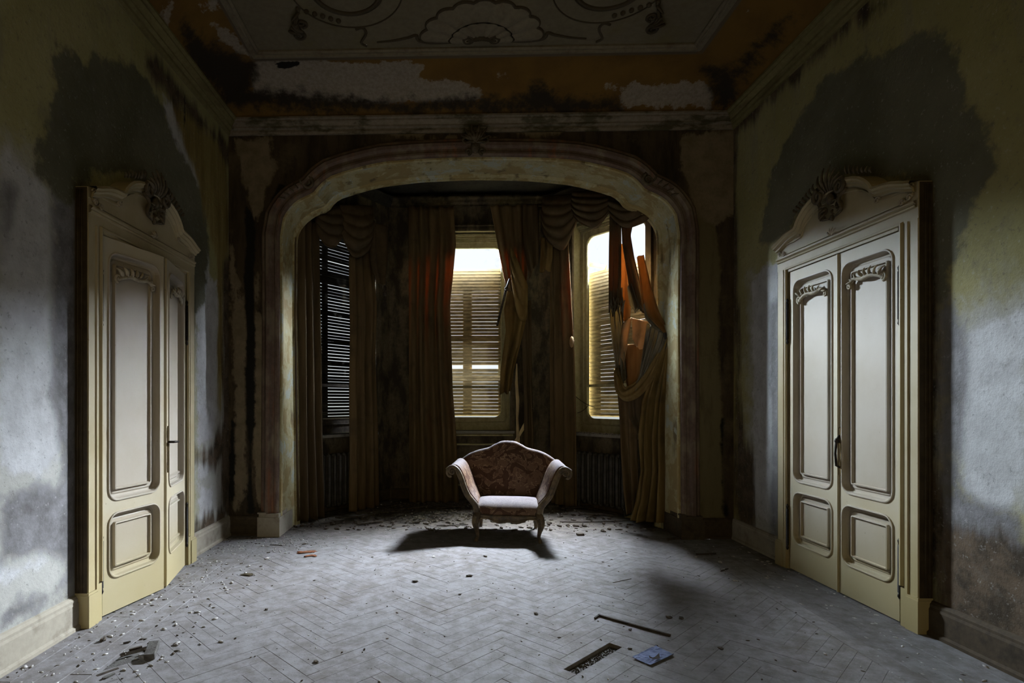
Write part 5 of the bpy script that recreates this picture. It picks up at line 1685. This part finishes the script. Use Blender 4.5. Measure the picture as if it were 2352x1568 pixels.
# single lumps on the open floor
lumps = [(954,1336,.022,'crumb_dark','black lump in the open floor before the settee'),(1078,1323,.024,'crumb_dark','dark flat lump straight below the settee front leg'),
 (1231,1409,.017,'crumb_dark','lone dark pebble midway between settee and missing plank'),(698,1250,.020,'crumb_dark','dark clod near the rust-red scraps'),
 (570,1320,.045,'rag','flat dark rag of dirt in front of ajar door'),(612,1400,.014,'crumb_dark','dark chip on the floor past the ajar door'),
 (1661,1310,.026,'crumb','pale plaster chip in front of closed door'),(1654,1292,.022,'crumb','flat pale chip before the longest black lath'),
 (1764,1290,.020,'crumb','pale chip at the foot of the far casing of closed door'),(1115,1278,.018,'crumb_dark','dark crumb just clear of settee shadow'),
 (1448,1446,.012,'crumb_dark','tiny dark crumb on edge of parquet joint'),(1447,1490,.012,'crumb_dark','dark crumb left of blue-grey paper'),
 (1537,1418,.020,'crumb_dark','dark scrap beyond the sunken parquet joint'),(1565,1421,.022,'crumb_dark','dark scrap near darkened floor patch'),
 (726,1520,.016,'crumb_dark','dark crumb on the parquet in near foreground'),(1655,1490,.018,'crumb_dark','dark splinter lump right of blue-grey paper'),
 (996,1279,.018,'crumb','white flake lying by the settee shadow tip'),(614,1283,.022,'crumb','white flake near arch plinth and dust drift'),
 (1056,1365,.012,'crumb_dark','small black crumb on bright middle floor'),(1230,1236,.016,'crumb_dark','small dark pebble under the settee')]
for k, (x, y, s, mt, lab) in enumerate(lumps):
    chunk(x, y, s*.85, M[mt], lab, 'lump' if mt != 'crumb' else 'chip', 'lump' if mt != 'crumb' else 'plaster_chip', seed=k+11, flat=.18 if mt == 'rag' else .42)
for k, (x, y, s, lab) in enumerate(((704,1268,.075,'larger rust-red scrap on the floor before the arch'),(714,1277,.05,'smaller rust-red scrap below the larger one'))):
    c = on_z(x, y); mb = MB(); rows = []
    for i in range(9):
        row = []
        for j in range(5):
            a, b = i/8-.5, j/4-.5
            row.append(c + Vector((a*2*s*(1+.2*math.sin(7*b+k)), b*s*.9 + .02*math.sin(5*a+k), .006 + .010*mnoise.noise(Vector((a*6+k, b*6, 2))))))
        rows.append(row)
    mb.grid(rows, True)
    o = tag(mb.build('rust_scrap', M['rust'], None, c), lab, 'scrap')
    s_ = o.modifiers.new('scrap', 'SOLIDIFY'); s_.thickness = .004
# drifts of crumbs: nobody could count these
def scatter(name, mat, label, n, fn, seed, smin, smax, parts=(4,3)):
    r = random.Random(seed); mb = MB(); ctr = None
    for k in range(n):
        p = fn(r)
        if p is None: continue
        s = smin + (smax-smin)*r.random()**3
        a = r.uniform(0, PI)
        R = Matrix.Rotation(a, 3, 'Z')
        mb.blob(Vector((p[0], p[1], s*.25)), (s*1.5, s*r.uniform(.5,1), s*.45), R, *parts)
        if ctr is None: ctr = (p[0], p[1], 0)
    o = mb.build(name, mat, None, (0, 3.5, 0))
    return tag(o, label, 'debris', kind='stuff')
def near_left(r):
    y = r.uniform(1.6, 5.7); return (XL + .05 + abs(r.gauss(0, .38)), y)
def near_right(r):
    y = r.uniform(1.8, 5.7); return (XR - .05 - abs(r.gauss(0, .35)), y)
def open_floor(r): return (r.uniform(-2.0, 2.7), r.uniform(1.7, 6.2))
def back_left(r): return (r.gauss(-1.7, .35), r.gauss(5.6, .25))
def in_bay(r):
    y = r.uniform(6.1, 7.8); return (r.uniform(-1.7+(y-6.3)*.55, 2.2-(y-6.3)*.55), y)
scatter('plaster_crumbs', M['crumb'], 'drift of white plaster crumbs along the wall of the ajar door', 900, near_left, 1, .002, .016)
scatter('dirt_crumbs', M['crumb_dark'], 'dark dirt crumbs along the wall of the ajar door', 500, near_left, 2, .002, .012)
scatter('plaster_crumbs', M['crumb'], 'scattered plaster crumbs along the wall of the closed door', 350, near_right, 3, .002, .014)
scatter('dirt_crumbs', M['crumb_dark'], 'dark specks of dirt all over the parquet', 900, open_floor, 4, .0015, .009)
scatter('plaster_flakes', M['crumb'], 'white flakes strewn thinly over the whole parquet', 500, open_floor, 5, .0015, .007)
scatter('plaster_dust', M['crumb'], 'thick drift of plaster grains by the pinkish arch jamb', 500, back_left, 6, .002, .012)
scatter('rubble', M['crumb_dark'], 'dark rubble covering the floor of the bay', 900, in_bay, 7, .006, .035)
scatter('plaster_flakes', M['crumb'], 'pale flakes lying among the rubble of the bay', 200, in_bay, 8, .003, .016)
# scraps of wood and cloth in the bay, each its own
rg = random.Random(31)
spots = [((905,1172),(975,1165)),((930,1185),(1000,1176)),((980,1158),(1040,1168)),((860,1182),(915,1176)),((1000,1172),(1062,1166)),((1300,1172),(1370,1168)),((1330,1182),(1420,1186)),((1290,1160),(1340,1163)),((770,1196),(850,1190)),((820,1206),(880,1198))]
labs = ['splintered slat lying below the wide heavy curtain','slat crossing the rubble before the wide heavy curtain','bent slat against the foot of wide heavy curtain','slat beside the mouldy strip of bay wall','slat nearest to the settee arm in the bay rubble',
        'slat on the floor below the radiator by torn curtain','longer slat reaching toward the trailing torn curtain','short slat under the amber-edged curtain','slat in the shade below the black shutter','slat in front of the olive brown curtain']
for k, ((a, b), lab) in enumerate(zip(spots, labs)):
    lath(a, b, rg.uniform(.03,.06), .012, M['dark_wood' if k % 3 else 'crumb_dark'], lab, 'slat', 'fallen_slat', .01 + .012*(k % 3), bend=rg.uniform(-.03,.03))
# heap of rotten leaves in the bay
mb = MB(); rg = random.Random(77)
for k in range(500):
    c = Vector((rg.gauss(-.30, .42), rg.gauss(6.75, .22), .012 + abs(rg.gauss(0, .022))))
    L, w = rg.uniform(.03,.09), rg.uniform(.010,.03)
    Mx = Matrix.Rotation(rg.uniform(0,6.28), 3, 'Z') @ Matrix.Rotation(rg.uniform(-.4,.4), 3, 'X') @ Matrix.Rotation(rg.uniform(-.3,.3), 3, 'Y')
    vs = [c + Mx @ Vector(p) for p in ((-L/2,0,0),(0,-w/2,.004),(L/2,0,0),(0,w/2,.004),(0,0,.010))]
    mb.add(vs, [(0,1,4),(1,2,4),(2,3,4),(3,0,4)])
tag(mb.build('leaf_litter', M['rag'], None, (-.3, 6.75, 0)), 'litter of rotten leaves and shreds in front of the wide heavy curtain', 'leaves', kind='stuff')
